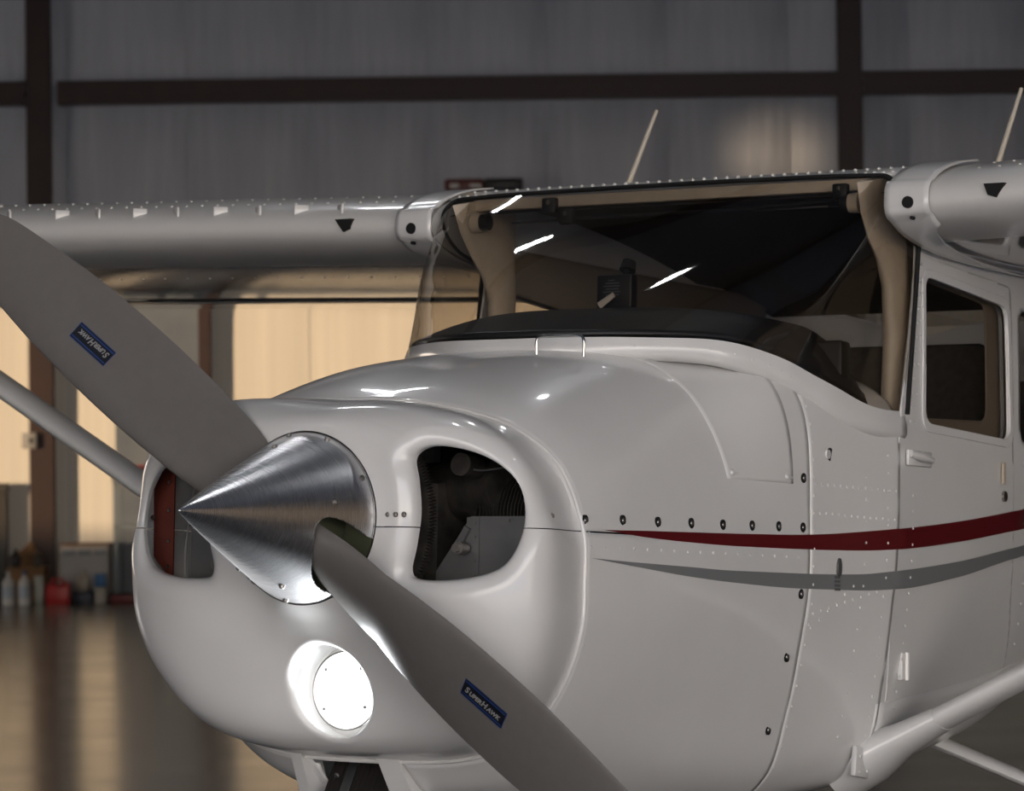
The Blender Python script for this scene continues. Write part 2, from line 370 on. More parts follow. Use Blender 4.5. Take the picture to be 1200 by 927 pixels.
# ---- landing light: bucket, lens, leds
bm = bmesh.new(); N = 48
r0 = [bm.verts.new((-.602, LC[0]-.006+.092*math.cos(2*PI*k/N), LC[1]+.092*math.sin(2*PI*k/N))) for k in range(N)]
r1 = [bm.verts.new((-.612, LC[0]+.073*math.cos(2*PI*k/N), LC[1]+.075*math.sin(2*PI*k/N))) for k in range(N)]
for k in range(N): bm.faces.new((r0[k], r0[(k+1) % N], r1[(k+1) % N], r1[k]))
ll = part(fin(bm, 'landing_light', PAINT))
bm = bmesh.new(); prev = None
for rr, xx in ((.074, -.613), (.072, -.622), (.05, -.627), (.02, -.630), (.0005, -.6305)):
    cur = [bm.verts.new((xx, LC[0]+rr*math.cos(2*PI*k/N), LC[1]+rr*math.sin(2*PI*k/N))) for k in range(N)]
    if prev: [bm.faces.new((prev[k], prev[(k+1) % N], cur[(k+1) % N], cur[k])) for k in range(N)]
    prev = cur
sub(fin(bm, 'lens', LEDM), ll)
bm = bmesh.new(); add_tube(bm, [(-.621, LC[0]+.0745*math.cos(t), LC[1]+.0745*math.sin(t)) for t in np.linspace(0, 2*PI, 49)], .0016, 6, cap=False); sub(fin(bm, 'lens_rim', STEEL), ll)
for t in (.75, 2.3, 3.7, 5.6):
    bm = bmesh.new(); dome(bm, (-.628, LC[0]+.057*math.cos(t), LC[1]+.057*math.sin(t)), .0035, (-1, 0, 0)); sub(fin(bm, 'screw', STEEL), ll)
ld = bpy.data.lights.new('landing_beam', 'SPOT'); ld.energy = 8; ld.spot_size = math.radians(120); ld.spot_blend = .8; ld.shadow_soft_size = .05; ld.color = (.93, .97, 1)
lo = bpy.data.objects.new('landing_beam', ld); COL.objects.link(lo); lo.parent = ll; lo.location = (-.65, LC[0], LC[1]); lo.rotation_euler = (0, PI/2, 0)

# ---- lower air intake scoop
bm = bmesh.new()
def quadring(bm, x0, pts0, x1, pts1):
    a = [bm.verts.new((x0+p[2] if len(p) > 2 else x0, p[0], p[1])) for p in pts0]; b_ = [bm.verts.new((x1+p[2] if len(p) > 2 else x1, p[0], p[1])) for p in pts1]
    n = len(a)
    for k in range(n): bm.faces.new((a[k], a[(k+1) % n], b_[(k+1) % n], b_[k]))
def rrect(y0, y1, z0, z1, r, yt=0, n=5):
    """rounded rect; yt: how much narrower at the top each side"""
    out = []
    for cxx, czz, a0 in ((y1-r, z1-r, 0), (y0+r, z1-r, 90), (y0+r, z0+r, 180), (y1-r, z0+r, 270)):
        for k in range(n+1):
            t = math.radians(a0+90*k/n); y, z = cxx+r*math.cos(t), czz+r*math.sin(t)
            out.append((y, z))
    mid = (y0+y1)/2
    return [(mid+(y-mid)*(1-yt*(z-z0)/(z1-z0)), z) for y, z in out]
sl = lambda P_: [(y+.03, z, (-.44-z)*.62) for y, z in P_]
oo = sl(rrect(-.105, .165, -.56, -.434, .015, .10)); ii = sl(rrect(-.055, .135, -.55, -.447, .012, .08))
quadring(bm, -.50, oo, -.566, oo); quadring(bm, -.566, oo, -.570, ii); quadring(bm, -.570, ii, -.50, ii)
intake = part(fin(bm, 'air_intake', PAINT))
bm = bmesh.new(); RI = Matrix.Rotation(-math.atan(.62), 3, 'Y').transposed()
add_box(bm, (-.512, .04, -.526), (.010, .186, .17), rot=RI)
for k in range(16): add_box(bm, (-.517, -.048+k*.0118, -.526), (.006, .003, .15), rot=RI)
sub(fin(bm, 'filter', bs('filter_dark', (.012, .009, .007), .8)), intake)
bm = bmesh.new(); add_box(bm, (-.521, .085, -.526), (.006, .022, .15), rot=RI, bev=.002); dome(bm, (-.546, .085, -.488), .006, (-1, 0, -.5)); sub(fin(bm, 'bracket', ALU), intake)

# ---- spinner and propeller (hub is the part; spinner, blades and decals are its pieces)
XB, XT, RS, XP = -.802, -1.1945, .1612, -.866
PHI_B = math.pi - 2.5008
bm = bmesh.new(); add_tube(bm, [(-.80, 0, 0), (-.93, 0, 0)], [.10, .085], 24); add_tube(bm, [(-.803, 0, 0), (-.808, 0, 0)], [.1595, .1595], 64)
prop = part(fin(bm, 'propeller', bs('hub_green', (.05, .055, .03), .5)))
e_b = {0: Vector((0, math.cos(PI-2.5008), math.sin(PI-2.5008))), 1: Vector((0, -math.cos(PI-2.5008), -math.sin(PI-2.5008)))}
def blade_frame(k, r):
    e = e_b[k]; mot = Vector((0, e.z, -e.y)); be = math.atan(1.346/(2*PI*max(r, .27)))*.93
    ch = mot*math.cos(be) + Vector((-1, 0, 0))*math.sin(be); nn = ch.cross(e)
    if nn.x > 0: nn = -nn
    return e, ch, nn, be
def chord(r): return float(pchip([.08, .13, .18, .25, .45, .6, .8, .9, .955], [.125, .15, .170, .183, .190, .184, .152, .125, .07], r))
def thick(r): return float(pchip([.08, .16, .25, .4, .6, .8, .955], [.055, .040, .030, .022, .016, .011, .006], r))
def blade_pt(k, r, s, side, lift=0):
    e, ch, nn, be = blade_frame(k, r); c = chord(r); t = thick(r)
    # s 0 at leading edge .. 1 at trailing edge; side +1 cambered front
    prof = (2.2*math.sqrt(max(s, 0))*(1-s)**.9*1.0) * t*(.78 if side > 0 else -.18)
    return Vector((XP, 0, 0)) + e*r + ch*(c*(.46-s)) + nn*(prof+lift)
def make_blade(k):
    rs = np.concatenate([np.linspace(.07, .3, 24), np.linspace(.32, .955, 34)]); M = 22
    ss = [(1-math.cos(PI*j/M))/2 for j in range(M+1)]
    Vv = []
    for r_ in rs:
        Vv += [blade_pt(k, r_, s, 1) for s in ss] + [blade_pt(k, r_, s, -1) for s in ss[-2:0:-1]]
    n = 2*M; f = grid_faces(len(rs), n, cv=True); f.append(tuple(range(n))[::-1]); f.append(tuple(range((len(rs)-1)*n, len(rs)*n)))
    return sub(mesh('blade', Vv, f, BLADE, None, 60), prop)
blades = [make_blade(0), make_blade(1)]
tag(blades[0], 'grey propeller blade pointing up to the left'); tag(blades[1], 'grey propeller blade pointing down to the right')
# blade decals: black plate, two blue lines, silver italic word
def decal(k, r_mid):
    L, H = .105, .036; sgn = 1
    e, ch, nn, be = blade_frame(k, r_mid)
    def at(a, b_, lift):     # a along blade (outboard +), b_ across (towards leading edge)
        r_ = r_mid+a; s = .46 - (b_)/chord(r_); return blade_pt(k, r_, s, 1, lift)
    def plate(a0, a1, b0, b1, lift, mat, name):
        V = [at(a0+(a1-a0)*i/10, b0+(b1-b0)*j/4, lift) for i in range(11) for j in range(5)]
        f = grid_faces(11, 5); o = sub(mesh(name, V, f, mat, None, 60), prop); return o
    b0 = .004
    plate(-L/2, L/2, b0-H/2, b0+H/2, .0005, DECALB, 'decal')
    V = []; f = []; 
    for (a0, a1, c0, c1) in ((-L/2+.003, L/2-.003, H/2-.0065, H/2-.004), (-L/2+.003, L/2-.003, -H/2+.004, -H/2+.0065), (-L/2, L/2, H/2-.0012, H/2), (-L/2, L/2, -H/2, -H/2+.0012), (-L/2, -L/2+.0012, -H/2, H/2), (L/2-.0012, L/2, -H/2, H/2)):
        n0 = len(V); V += [at(a0+(a1-a0)*i/10, b0+(c0 if j == 0 else c1), .0008) for i in range(11) for j in range(2)]; f += [tuple(q+n0 for q in ff) for ff in grid_faces(11, 2)]
    sub(mesh('decal_line', V, f, DECALU, None, 60), prop)
    # lettering
    objs = []; xcur = 0; bmx = bmesh.new()
    for ch_, size in (('S', .0225), ('UPER', .0165), ('H', .0225), ('AWK', .0165)):
        cu = bpy.data.curves.new('t', 'FONT'); cu.body = ch_; cu.size = size; cu.shear = .25; cu.offset = .0007
        ob = bpy.data.objects.new('t', cu); COL.objects.link(ob); bpy.context.view_layer.update()
        me = bpy.data.meshes.new_from_object(ob.evaluated_get(bpy.context.evaluated_depsgraph_get()))
        wd = ob.dimensions.x
        n0 = len(bmx.verts); bmx.from_mesh(me); bmx.verts.ensure_lookup_table()
        for v in bmx.verts[n0:]: v.co.x += xcur
        xcur += wd + .0012
        bpy.data.objects.remove(ob); bpy.data.curves.remove(cu); bpy.data.meshes.remove(me)
    sc = (L-.014)/xcur
    for v in bmx.verts:
        a = v.co.x*sc - (L-.014)/2; bb = v.co.y*sc - .0072
        # text runs outboard; its top is towards the trailing edge on both blades
        v.co = at(a, b0 - bb if TEXTFLIP else b0+bb, .0009)
    sub(fin(bmx, 'decal_lettering', DECALS, None, 0, normals=False), prop)
TEXTFLIP = False
for k in (0, 1): decal(k, .5527)

# spinner: cone with two openings for the blades
NU, NV = 300, 110; V = np.zeros((NU, NV, 3))
def spin_r(x):
    t = (x-XT)/(XB-XT); t = max(t, 0); return RS*(t**.97*.93+.07*math.sqrt(t)) if t < 1 else RS
tv = np.linspace(0, 1, NV)
for i in range(NU):
    th = 2*PI*i/NU
    for j in range(NV):
        x = XT+(XB-XT)*tv[j]**1.0; rr = spin_r(x) if j else .0012
        V[i, j] = (x, rr*math.cos(th), rr*math.sin(th))
P = V.reshape(-1, 3); ins = np.zeros(len(P), bool); onb = np.zeros(len(P), bool)
for k in (0, 1):
    e, ch, nn, be = blade_frame(k, .14)
    mot = Vector((0, e.z, -e.y))
    R_ = np.hypot(P[:, 1], P[:, 2]); ca = P[:, 1]*e.y+P[:, 2]*e.z; sa = P[:, 1]*mot.y+P[:, 2]*mot.z
    a_ = np.arctan2(sa, ca)*R_; xx = P[:, 0]-XP
    # opening outline in (x, arc) plane: round-ended slot following the blade root, open towards the base
    poly = curve2([(-.060, .050), (-.042, .074), (-.005, .078), (.04, .066), (.08, .050), (.085, -.055), (.05, -.072), (.01, -.062), (-.025, -.032), (-.050, .01)], 5, True)
    d, g = poly_sdf(np.stack([xx, a_], 1), poly)
    mk = (ca > 0) & (d < 0); ins |= mk; nr = mk & (d > -.004); onb |= nr
    for ii_ in np.where(nr)[0]:
        x2 = xx[ii_]-d[ii_]*g[ii_, 0]; a2 = a_[ii_]-d[ii_]*g[ii_, 1]; x2 = min(x2+XP, XB); rr = spin_r(x2); t = a2/R_[ii_]
        q = (Vector((0, e.y, e.z))*math.cos(t)+mot*math.sin(t))*rr; P[ii_] = (x2, q.y, q.z)
F = grid_faces(NU, NV, cu=True); idx = np.array(F); keep = ~((ins[idx].sum(1) == 4) | (ins & ~onb)[idx].any(1))
bm = bmesh.new(); bv = [bm.verts.new(p) for p in P]
for q, kk in zip(F, keep):
    if kk: bm.faces.new([bv[t] for t in q])
bmesh.ops.delete(bm, geom=[v for v in bm.verts if not v.link_faces], context='VERTS')
spn = sub(fin(bm, 'spinner', SPIN, None, 60), prop); solid(spn, .0025, -1)
# spinner screws
for x_, degs in ((XB-.014, (68, 100, 28, -8, 165, 190, -58, -100, -130, 135, 225)), (-.885, (150, 12, -32, 95, -85, 228))):
    for dg in degs:
        th = math.radians(180-dg) if False else math.radians(dg); y, z = -math.cos(th), math.sin(th); rr = spin_r(x_)
        if any(abs(math.atan2(y*e_b[k].z-z*e_b[k].y, y*e_b[k].y+z*e_b[k].z)) < .55 for k in (0, 1)): continue
        bm = bmesh.new(); dome(bm, (x_, y*rr, z*rr), .0062, (-.38, y, z), .8, 12); sub(fin(bm, 'screw', STEEL), prop)

# ---- engine bay seen through the inlets
ra, rb, ri = .219, .230, .15
for sg in (-1, 1):
    V = []; f = []; base = 0; tt = np.linspace(math.radians(-38), math.radians(33), 90)
    for k, t in enumerate(tt):
        rr = rb if (k % 2) else ra
        for x in (-.715, -.70):
            V += [(x, sg*ri*math.cos(t), ri*math.sin(t)), (x, sg*rr*math.cos(t), rr*math.sin(t))]
    for k in range(len(tt)-1):
        a = base+4*k; b_ = a+4
        f += [(a, a+1, b_+1, b_), (a+2, b_+2, b_+3, a+3), (a+1, a+3, b_+3, b_+1), (a, b_, b_+2, a+2)]
    part(mesh('starter_ring_gear', V, f, ENGINE, None, 20))
bm = bmesh.new()
for sg in (1, -1):
    add_tube(bm, [(-.56, sg*.30, .06), (-.50, sg*.12, .06)], .055, 16)
    for k in range(20): add_tube(bm, [(-.50, sg*(.25+k*.0075), .0), (-.50, sg*(.2515+k*.0075), .0)], [(.10, .10)]*2, 20)
    add_tube(bm, [(-.60, sg*.25, .10), (-.655, sg*.25, .105)], .022, 14)
add_box(bm, (-.35, 0, -.05), (.5, .34, .26), bev=.02)
eng = part(fin(bm, 'engine', ENGINE))
bm = bmesh.new(); add_tube(bm, curve2([(-.64, -.235, .118), (-.64, -.27, .095), (-.63, -.32, .098), (-.62, -.37, .11)], 5), .002, 6); sub(fin(bm, 'wire', ALU), eng)
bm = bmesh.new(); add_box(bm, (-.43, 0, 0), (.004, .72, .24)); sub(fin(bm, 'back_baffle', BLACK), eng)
def sheet_poly(name, pts, thick_, axis, pos, mat):
    bm = bmesh.new(); vs = []
    for d_ in (0, thick_): vs.append([bm.verts.new((pos+d_, p[0], p[1])) for p in pts])
    bm.faces.new(vs[0]); bm.faces.new(vs[1][::-1]); n = len(pts)
    for k in range(n): bm.faces.new((vs[0][k], vs[1][k], vs[1][(k+1) % n], vs[0][(k+1) % n]))
    return fin(bm, name, mat, None, 30)
bf = sub(sheet_poly('baffle', [(-.275, .008), (-.428, .008), (-.428, -.08), (-.39, -.125), (-.20, -.125), (-.20, -.095)], .002, 'x', -.655, ALU), eng)
bf2 = sub(sheet_poly('baffle_strip', [(-.268, .006), (-.295, .006), (-.295, -.13), (-.268, -.13)], .002, 'x', -.659, ALU), eng)
bm = bmesh.new(); add_tube(bm, [(-.665, -.268, -.052), (-.69, -.268, -.052)], .012, 14); add_tube(bm, [(-.69, -.268, -.052), (-.70, -.268, -.052)], .008, 8); sub(fin(bm, 'bolt', STEEL), eng)
bm = bmesh.new(); add_box(bm, (-.665, -.262, -.035), (.008, .012, .05), rot=Matrix.Rotation(.5, 3, 'X')); sub(fin(bm, 'bracket', ALU), eng)
for yy, zz in ((-.287, -.005), (-.287, -.03), (-.287, -.075), (-.287, -.1), (-.36, .0)):
    bm = bmesh.new(); dome(bm, (-.661, yy, zz), .0025, (-1, 0, 0)); sub(fin(bm, 'rivet', STEEL), eng)
rbf = sub(sheet_poly('red_baffle', [(.452, .06), (.43, .10), (.402, .12), (.402, -.12), (.42, -.10), (.448, -.07)], .004, 'x', -.66, REDBAF), eng)
for zz in (.075, .02, -.04, -.09):
    bm = bmesh.new(); dome(bm, (-.664, .412, zz), .004, (-1, 0, 0)); sub(fin(bm, 'rivet', STEEL), eng)
sub(sheet_poly('baffle', [(.37, -.015), (.18, -.015), (.18, -.125), (.37, -.125)], .002, 'x', -.645, ALU), eng)
bm = bmesh.new(); add_tube(bm, [(-.62, .27, -.10), (-.67, .27, -.10)], .02, 14); add_tube(bm, [(-.62, .30, -.085), (-.66, .30, -.085)], .012, 12); sub(fin(bm, 'engine_fitting', STEEL), eng)

# ---- fasteners along the cowl split, bowl screws
scr = [(-.537, .004), (-.41, .008), (-.282, .009), (-.157, .011), (-.036, .012), (.08, .014), (.189, .016), (.288, .017), (.293, .119), (.288, -.12), (.27, -.25), (.26, -.4)]
for x_, z_ in scr:
    for sg in (-1, 1):
        bm = bmesh.new(); y_ = sg*(float(sy(x_, z_))+.005); add_tube(bm, [(x_, y_-sg*.003, z_), (x_, y_+sg*.001, z_)], .0105, 16)
        o = part(fin(bm, 'cowl_fastener', BLACK))
        bm = bmesh.new(); dome(bm, (x_, y_+sg*.001, z_), .006, (0, sg, 0), .5, 12); sub(fin(bm, 'fastener_head', STEEL), o)
def bowl_x(y, z):
    th = math.atan2(z, y); R_ = Rout(th); cz, sz = math.cos(th), math.sin(th); n_ = 0
    u = (math.hypot(y, z)-RR)/(R_-RR); u = min(max(u, 0), 1); return -.546-BL*bowv(u, cz, sz)
for y_ in (-.186, -.203, -.221, .44):
    bm = bmesh.new(); dome(bm, (bowl_x(y_, .006)-.0, y_, .006), .0055, (-1, -.1, 0), .6, 12); part(fin(bm, 'bowl_screw', STEEL))
bm = bmesh.new(); dome(bm, (-.66, -.4505, .008), .0065, (-.5, -1, 0), .6, 12); part(fin(bm, 'bowl_screw', STEEL))

# ---- access panel on the upper cowl
def on_surface_patch(name, xs, zfun, n, lift, mat, t=.0018):
    V = []
    for x_ in xs:
        S = ring_part(section(x_, 10), zfun(x_)[0], zfun(x_)[1], n)*(1.006)
        for k, p_ in enumerate(S):
            a = S[max(k-1, 0)]; b2 = S[min(k+1, n-1)]; tt = b2-a; nn = np.array([-tt[1], tt[0]])/np.hypot(*tt); 
            if nn[0] < 0: nn = -nn
            V.append((x_, -(p_[0]+nn[0]*lift), p_[1]+nn[1]*lift))
    o = mesh(name, V, grid_faces(len(xs), n), mat); solid(o, t, 0); return part(o)
pan = on_surface_patch('access_panel', np.linspace(.01, .252, 18), lambda x: (.105, .357+.05*x), 44, .0015, PAINT)
for x_ in (.03, .228):
    bm = bmesh.new(); y_ = float(sy(x_, .117))+.006; dome(bm, (x_, -y_, .119), .007, (0, -1, .2), .7, 10); add_box(bm, (x_+.012, -y_-.001, .118), (.02, .004, .004)); sub(fin(bm, 'latch', PAINT), pan)
# oil filler lip near the top of the cowl, small hole, static vent and placard on the boot cowl
bm = bmesh.new(); y_ = float(sy(.40, .173))+.003
add_tube(bm, [(.40, -y_+.004, .173), (.40, -y_-.0012, .173)], .014, 20); part(fin(bm, 'drain_hole', BLACK))
bm = bmesh.new(); add_tube(bm, [(.3905, -y_+.002, .173), (.3905, -y_-.0022, .173)], .0095, 20); part(fin(bm, 'drain_hole_crescent', PAINT))  # paint-coloured disc covering the front part of the hole
bm = bmesh.new(); y_ = float(sy(.435, -.062))+.002
add_tube(bm, [(.435, -y_+.004, -.062), (.435, -y_-.006, -.062)], [(.010, .021), (.009, .019)], 20); part(fin(bm, 'static_vent', bs('vent_grey', (.08, .08, .08), .4)))
bm = bmesh.new()
for i in range(4):
    for j in range(2): add_box(bm, (.425+j*.014, -float(sy(.44, -.1))-.0055, -.083-i*.0085), (.011, .0012, .005))
part(fin(bm, 'placard', bs('placard_grey', (.10, .10, .10), .5)))

# ---- painted stripes
def stripe(name, top, bot, mat):
    tp = np.array(top); bt = np.array(bot); xs = np.linspace(max(tp[0, 0], bt[0, 0]), 2.69, 150)
    for side in (-1, 1):
        V = []
        for x_ in xs:
            z1 = float(pchip(tp[:, 0], tp[:, 1], x_)); z0 = float(pchip(bt[:, 0], bt[:, 1], x_))
            g = .006*.47 if x_ < .3195 else (.0022 if x_ < .676 else .0015)
            if .68 < x_ < 1.34: g = .0055
            for k in range(5):
                z_ = z0+(z1-z0)*k/4; V.append((x_, side*(float(sy(x_, z_))+g+.0022), z_))
        part(mesh(name, V, grid_faces(len(xs), 5), mat))
stripe('maroon_stripe', [(-.478, -.012), (-.317, -.009), (-.19, -.007), (.013, -.004), (.286, .002), (.667, .026), (.977, .052), (1.287, .086), (2.7, .24)],
       [(-.478, -.0125), (-.319, -.022), (-.193, -.026), (.011, -.029), (.286, -.028), (.506, -.025), (.671, -.018), (.983, .007), (1.294, .041), (2.7, .18)], RED)
stripe('grey_stripe', [(-.525, -.066), (-.383, -.070), (-.194, -.074), (.012, -.078), (.291, -.078), (.512, -.075), (.679, -.064), (.991, -.037), (1.302, .002), (2.7, .15)],
       [(-.525, -.0665), (-.382, -.078), (-.192, -.092), (.015, -.102), (.296, -.109), (.518, -.109), (.689, -.103), (1.0, -.071), (1.309, -.023), (2.7, .11)], GREY)

# ---- windshield base lip, glass, posts
BASE = [(-.087, 0, .387), (-.078, .10, .388), (-.028, .20, .391), (.054, .30, .393), (.125, .362, .394), (.18, .402, .388), (.245, .437, .374), (.30, .463, .358), (.361, .483, .337), (.436, .506, .313), (.525, .525, .287), (.60, .536, .277), (.70, .544, .277)]
LOW = [(-.094, 0, .366), (-.080, .11, .366), (-.032, .20, .368), (.050, .30, .371), (.123, .364, .368), (.167, .40, .360), (.244, .441, .342), (.295, .465, .322), (.357, .484, .297), (.42, .504, .269), (.491, .52, .247), (.584, .538, .236), (.70, .547, .232)]
def both(P): return [(x, -y, z) for x, y, z in P[::-1]]+list(P[1:])
Bc, Lc = curve2(both(BASE), 4), curve2(both(LOW), 4)
V = []
for b_, l_ in zip(Bc, Lc):
    b_, l_ = np.array(b_), np.array(l_)
    o_ = np.array([0, np.sign(l_[1])*.004, -.001]) if abs(l_[1]) > .2 else np.array([-.004, 0, 0])
    V += [b_+np.array([.016, -np.sign(b_[1])*.012 if abs(b_[1]) > .05 else 0, -.004]), b_+[0, 0, .002], b_*.5+l_*.5+o_*.9, l_+o_, l_-np.array([0, np.sign(l_[1])*.012 if abs(l_[1]) > .2 else 0, .022])]
lipo = part(mesh('windshield_lip', V, grid_faces(len(Bc), 5), PAINT, None, 60)); solid(lipo, .003, 0)
TOP = [(.595, 0, .789), (.595, .15, .789), (.595, .28, .788), (.595, .38, .787), (.596, .45, .786), (.597, .50, .784), (.598, .54, .781), (.592, .562, .765), (.585, .568, .745), (.590, .568, .722), (.61, .566, .695), (.66, .561, .665), (.745, .552, .645)]
Tc = curve2(both(TOP), 4)
V = []; NR_ = 15
for b_, t_ in zip(Bc, Tc):
    for k in range(NR_):
        t = k/(NR_-1); p_ = b_*(1-t)+t_*t; bul = math.sin(PI*t)*.025
        p_ = p_ + np.array([-bul*.9, np.sign(b_[1])*bul*.5*min(1, abs(b_[1])/.4), bul*.5]) * (1 if abs(b_[1]) < .52 else .3)
        V.append(p_)
wsh = part(mesh('windshield', V, grid_faces(len(Bc), NR_), GLASS, None, 180))
bm = bmesh.new(); add_tube(bm, [tuple(p) for p in Tc[0:25]], .004, 6); part(fin(bm, 'windshield_seal', BLACK))
bm = bmesh.new(); add_tube(bm, [(p[0]+.004, p[1], p[2]+.001) for p in Tc[20:-20]], .0055, 8); part(fin(bm, 'windshield_seal', BLACK))
bm = bmesh.new(); add_tube(bm, [tuple(p) for p in Tc[-25:]], .004, 6); part(fin(bm, 'windshield_seal', BLACK))
for sg in (-1, 1):
    bm = bmesh.new(); add_tube(bm, [(.702, sg*.551, .275), (.722, sg*.554, .45), (.748, sg*.555, .655)], .0055, 8); part(fin(bm, 'windshield_seal', BLACK))
    bm = bmesh.new(); rings = add_tube(bm, [(.735, sg*.497, .05), (.738, sg*.500, .28), (.745, sg*.503, .45), (.745, sg*.500, .56), (.725, sg*.50, .63), (.70, sg*.50, .69), (.68, sg*.502, .74), (.67, sg*.505, .79)],
        [(.040, .024), (.040, .024), (.042, .024), (.050, .024), (.070, .022), (.105, .018), (.13, .016), (.145, .015)], 20)
    pst = part(fin(bm, 'windshield_post', TRIM, None, 60))
    bm = bmesh.new(); add_tube(bm, [(.59, sg*.487, .726), (.59, sg*.462, .726)], [.023, .021], 20); sub(fin(bm, 'air_vent', TRIM), pst)
    bm = bmesh.new(); add_tube(bm, [(.588, sg*.463, .726), (.588, sg*.445, .726)], [.020, .019], 20); sub(fin(bm, 'vent_nozzle', DARK), pst)
# top strip inside, visor rail
bm = bmesh.new(); add_box(bm, (.615, 0, .768), (.02, 1.0, .026), bev=.004); part(fin(bm, 'windshield_header', TRIM))
bm = bmesh.new(); add_tube(bm, [(.60, .25, .725), (.60, -.16, .725), (.60, -.44, .735)], .005, 8); rail = part(fin(bm, 'visor_rail', DARK))
for y_, z_ in ((.285, .757), (-.44, .752), (.24, .73)):
    bm = bmesh.new(); add_box(bm, (.59, y_, z_), (.02, .035, .035), bev=.004); sub(fin(bm, 'rail_bracket', DARK), rail)
    bm = bmesh.new(); dome(bm, (.578, y_, z_+.006), .006, (-1, 0, 0)); sub(fin(bm, 'screw', STEEL), rail)
for y0, y1 in ((.05, .40), (-.40, -.08)):
    bm = bmesh.new(); add_box(bm, (.68, (y0+y1)/2, .735), (.14, y1-y0, .006), rot=Matrix.Rotation(-.15, 3, 'Y'), bev=.002); part(fin(bm, 'sun_visor', bs('visor', (.03, .027, .024), .5)))

# ---- glareshield and panel
V = []; gx = np.linspace(0, 1, 24)
Gb = Bc[12:-12] if False else Bc
for b_ in Bc:
    y = b_[1]; x0 = b_[0]+.012; 
    for t in gx:
        x_ = x0+(.56-x0)*t if x0 < .55 else x0
        yy = y*(1-.04*t)
        zt = b_[2]+.004 + (1-abs(yy/.56)**2.6)*.085*math.sin(min(1, t*1.6)*PI/2) - .004*t
        if x0 >= .55: zt = b_[2]-.01
        V.append((x_, yy*.985, zt))
gl = part(mesh('glareshield', V, grid_faces(len(Bc), len(gx)), GLARE, None, 60)); solid(gl, .012, -1)
bm = bmesh.new(); add_box(bm, (.50, 0, .25), (.05, 1.0, .34), bev=.01); part(fin(bm, 'instrument_panel', DARK))
# chrome handle on the cowl in front of the windshield
bm = bmesh.new(); y0, y1 = -.113, -.222
hp = [(-.145, y0, .35), (-.145, y0, .378), (-.145, y0-.010, .388), (-.145, (y0+y1)/2, .3885), (-.145, y1+.010, .387), (-.145, y1, .377), (-.145, y1, .345)]
add_tube(bm, curve2(hp, 5), .0034, 10); part(fin(bm, 'cowl_handle', CHROME))

# ---- sheets with holes mapped on the cabin sides
def sheet(name, a, b_, step, outer, holes, zlow, zhigh, side, lift, mat, t=.004, x0=None):
    na = int((a[1]-a[0])/step)+1; nb = int(1.15/step)+1
    X = np.linspace(a[0], a[1], na); G = np.zeros((na, nb, 2))
    for i, x_ in enumerate(X): G[i, :, 0] = x_; G[i, :, 1] = np.linspace(zlow(x_), zhigh(x_), nb)
    Q = G.reshape(-1, 2).copy(); d = np.full(len(Q), -1.0); g = np.zeros((len(Q), 2))
    if outer is not None: d, g = poly_sdf(Q, outer)
    for h in holes:
        dh, gh = poly_sdf(Q, h); k = -dh > d; d[k] = -dh[k]; g[k] = -gh[k]
    out = d > 0; f = grid_faces(na, nb); idx = np.array(f)
    near = out & (d < step*1.5); Q[near] -= d[near][:, None]*g[near]
    keep = ~((out[idx].sum(1) >= 4) | (out & ~near)[idx].any(1)) ; idx = idx[keep]
    used = np.unique(idx); mp_ = -np.ones(len(Q), int); mp_[used] = np.arange(len(used)); idx = mp_[idx]; Q = Q[used]
    Y = side*(sy(Q[:, 0], Q[:, 1])+lift)
    V = np.stack([Q[:, 0], Y, Q[:, 1]], 1)
    o = mesh(name, V, idx if side > 0 else idx[:, ::-1], mat, None, 35); solid(o, t, 1 if side > 0 else 1)
    return part(o)
def rpoly(P, r=.03, n=5):
    """round the corners of a polygon"""
    P = [np.array(p, float) for p in P]; out = []; N = len(P)
    for i in range(N):
        a, b_, c = P[i-1], P[i], P[(i+1) % N]; u = (a-b_)/np.linalg.norm(a-b_); w = (c-b_)/np.linalg.norm(c-b_); p0, p1 = b_+u*r, b_+w*r
        for k in range(n+1):
            t = k/n; out.append((1-t)**2*p0+2*t*(1-t)*b_+t*t*p1)
    return np.array(out)
WIN = rpoly([(.790, .585), (1.250, .556), (1.262, .248), (.800, .262)], .034)
WOUT = rpoly([(.773, .603), (1.272, .575), (1.285, .230), (.783, .244)], .042)
RWIN = rpoly([(1.335, .56), (1.95, .50), (1.86, .25), (1.335, .245)], .035)
DOOR = rpoly([(.748, .632), (.678, .278), (.664, .136), (.657, -.011), (.679, -.194), (.722, -.395), (1.395, -.285), (1.334, -.112), (1.300, .085), (1.290, .242), (1.283, .605)], .02)
zl = lambda x: float(csection(x, 1)[7][1])
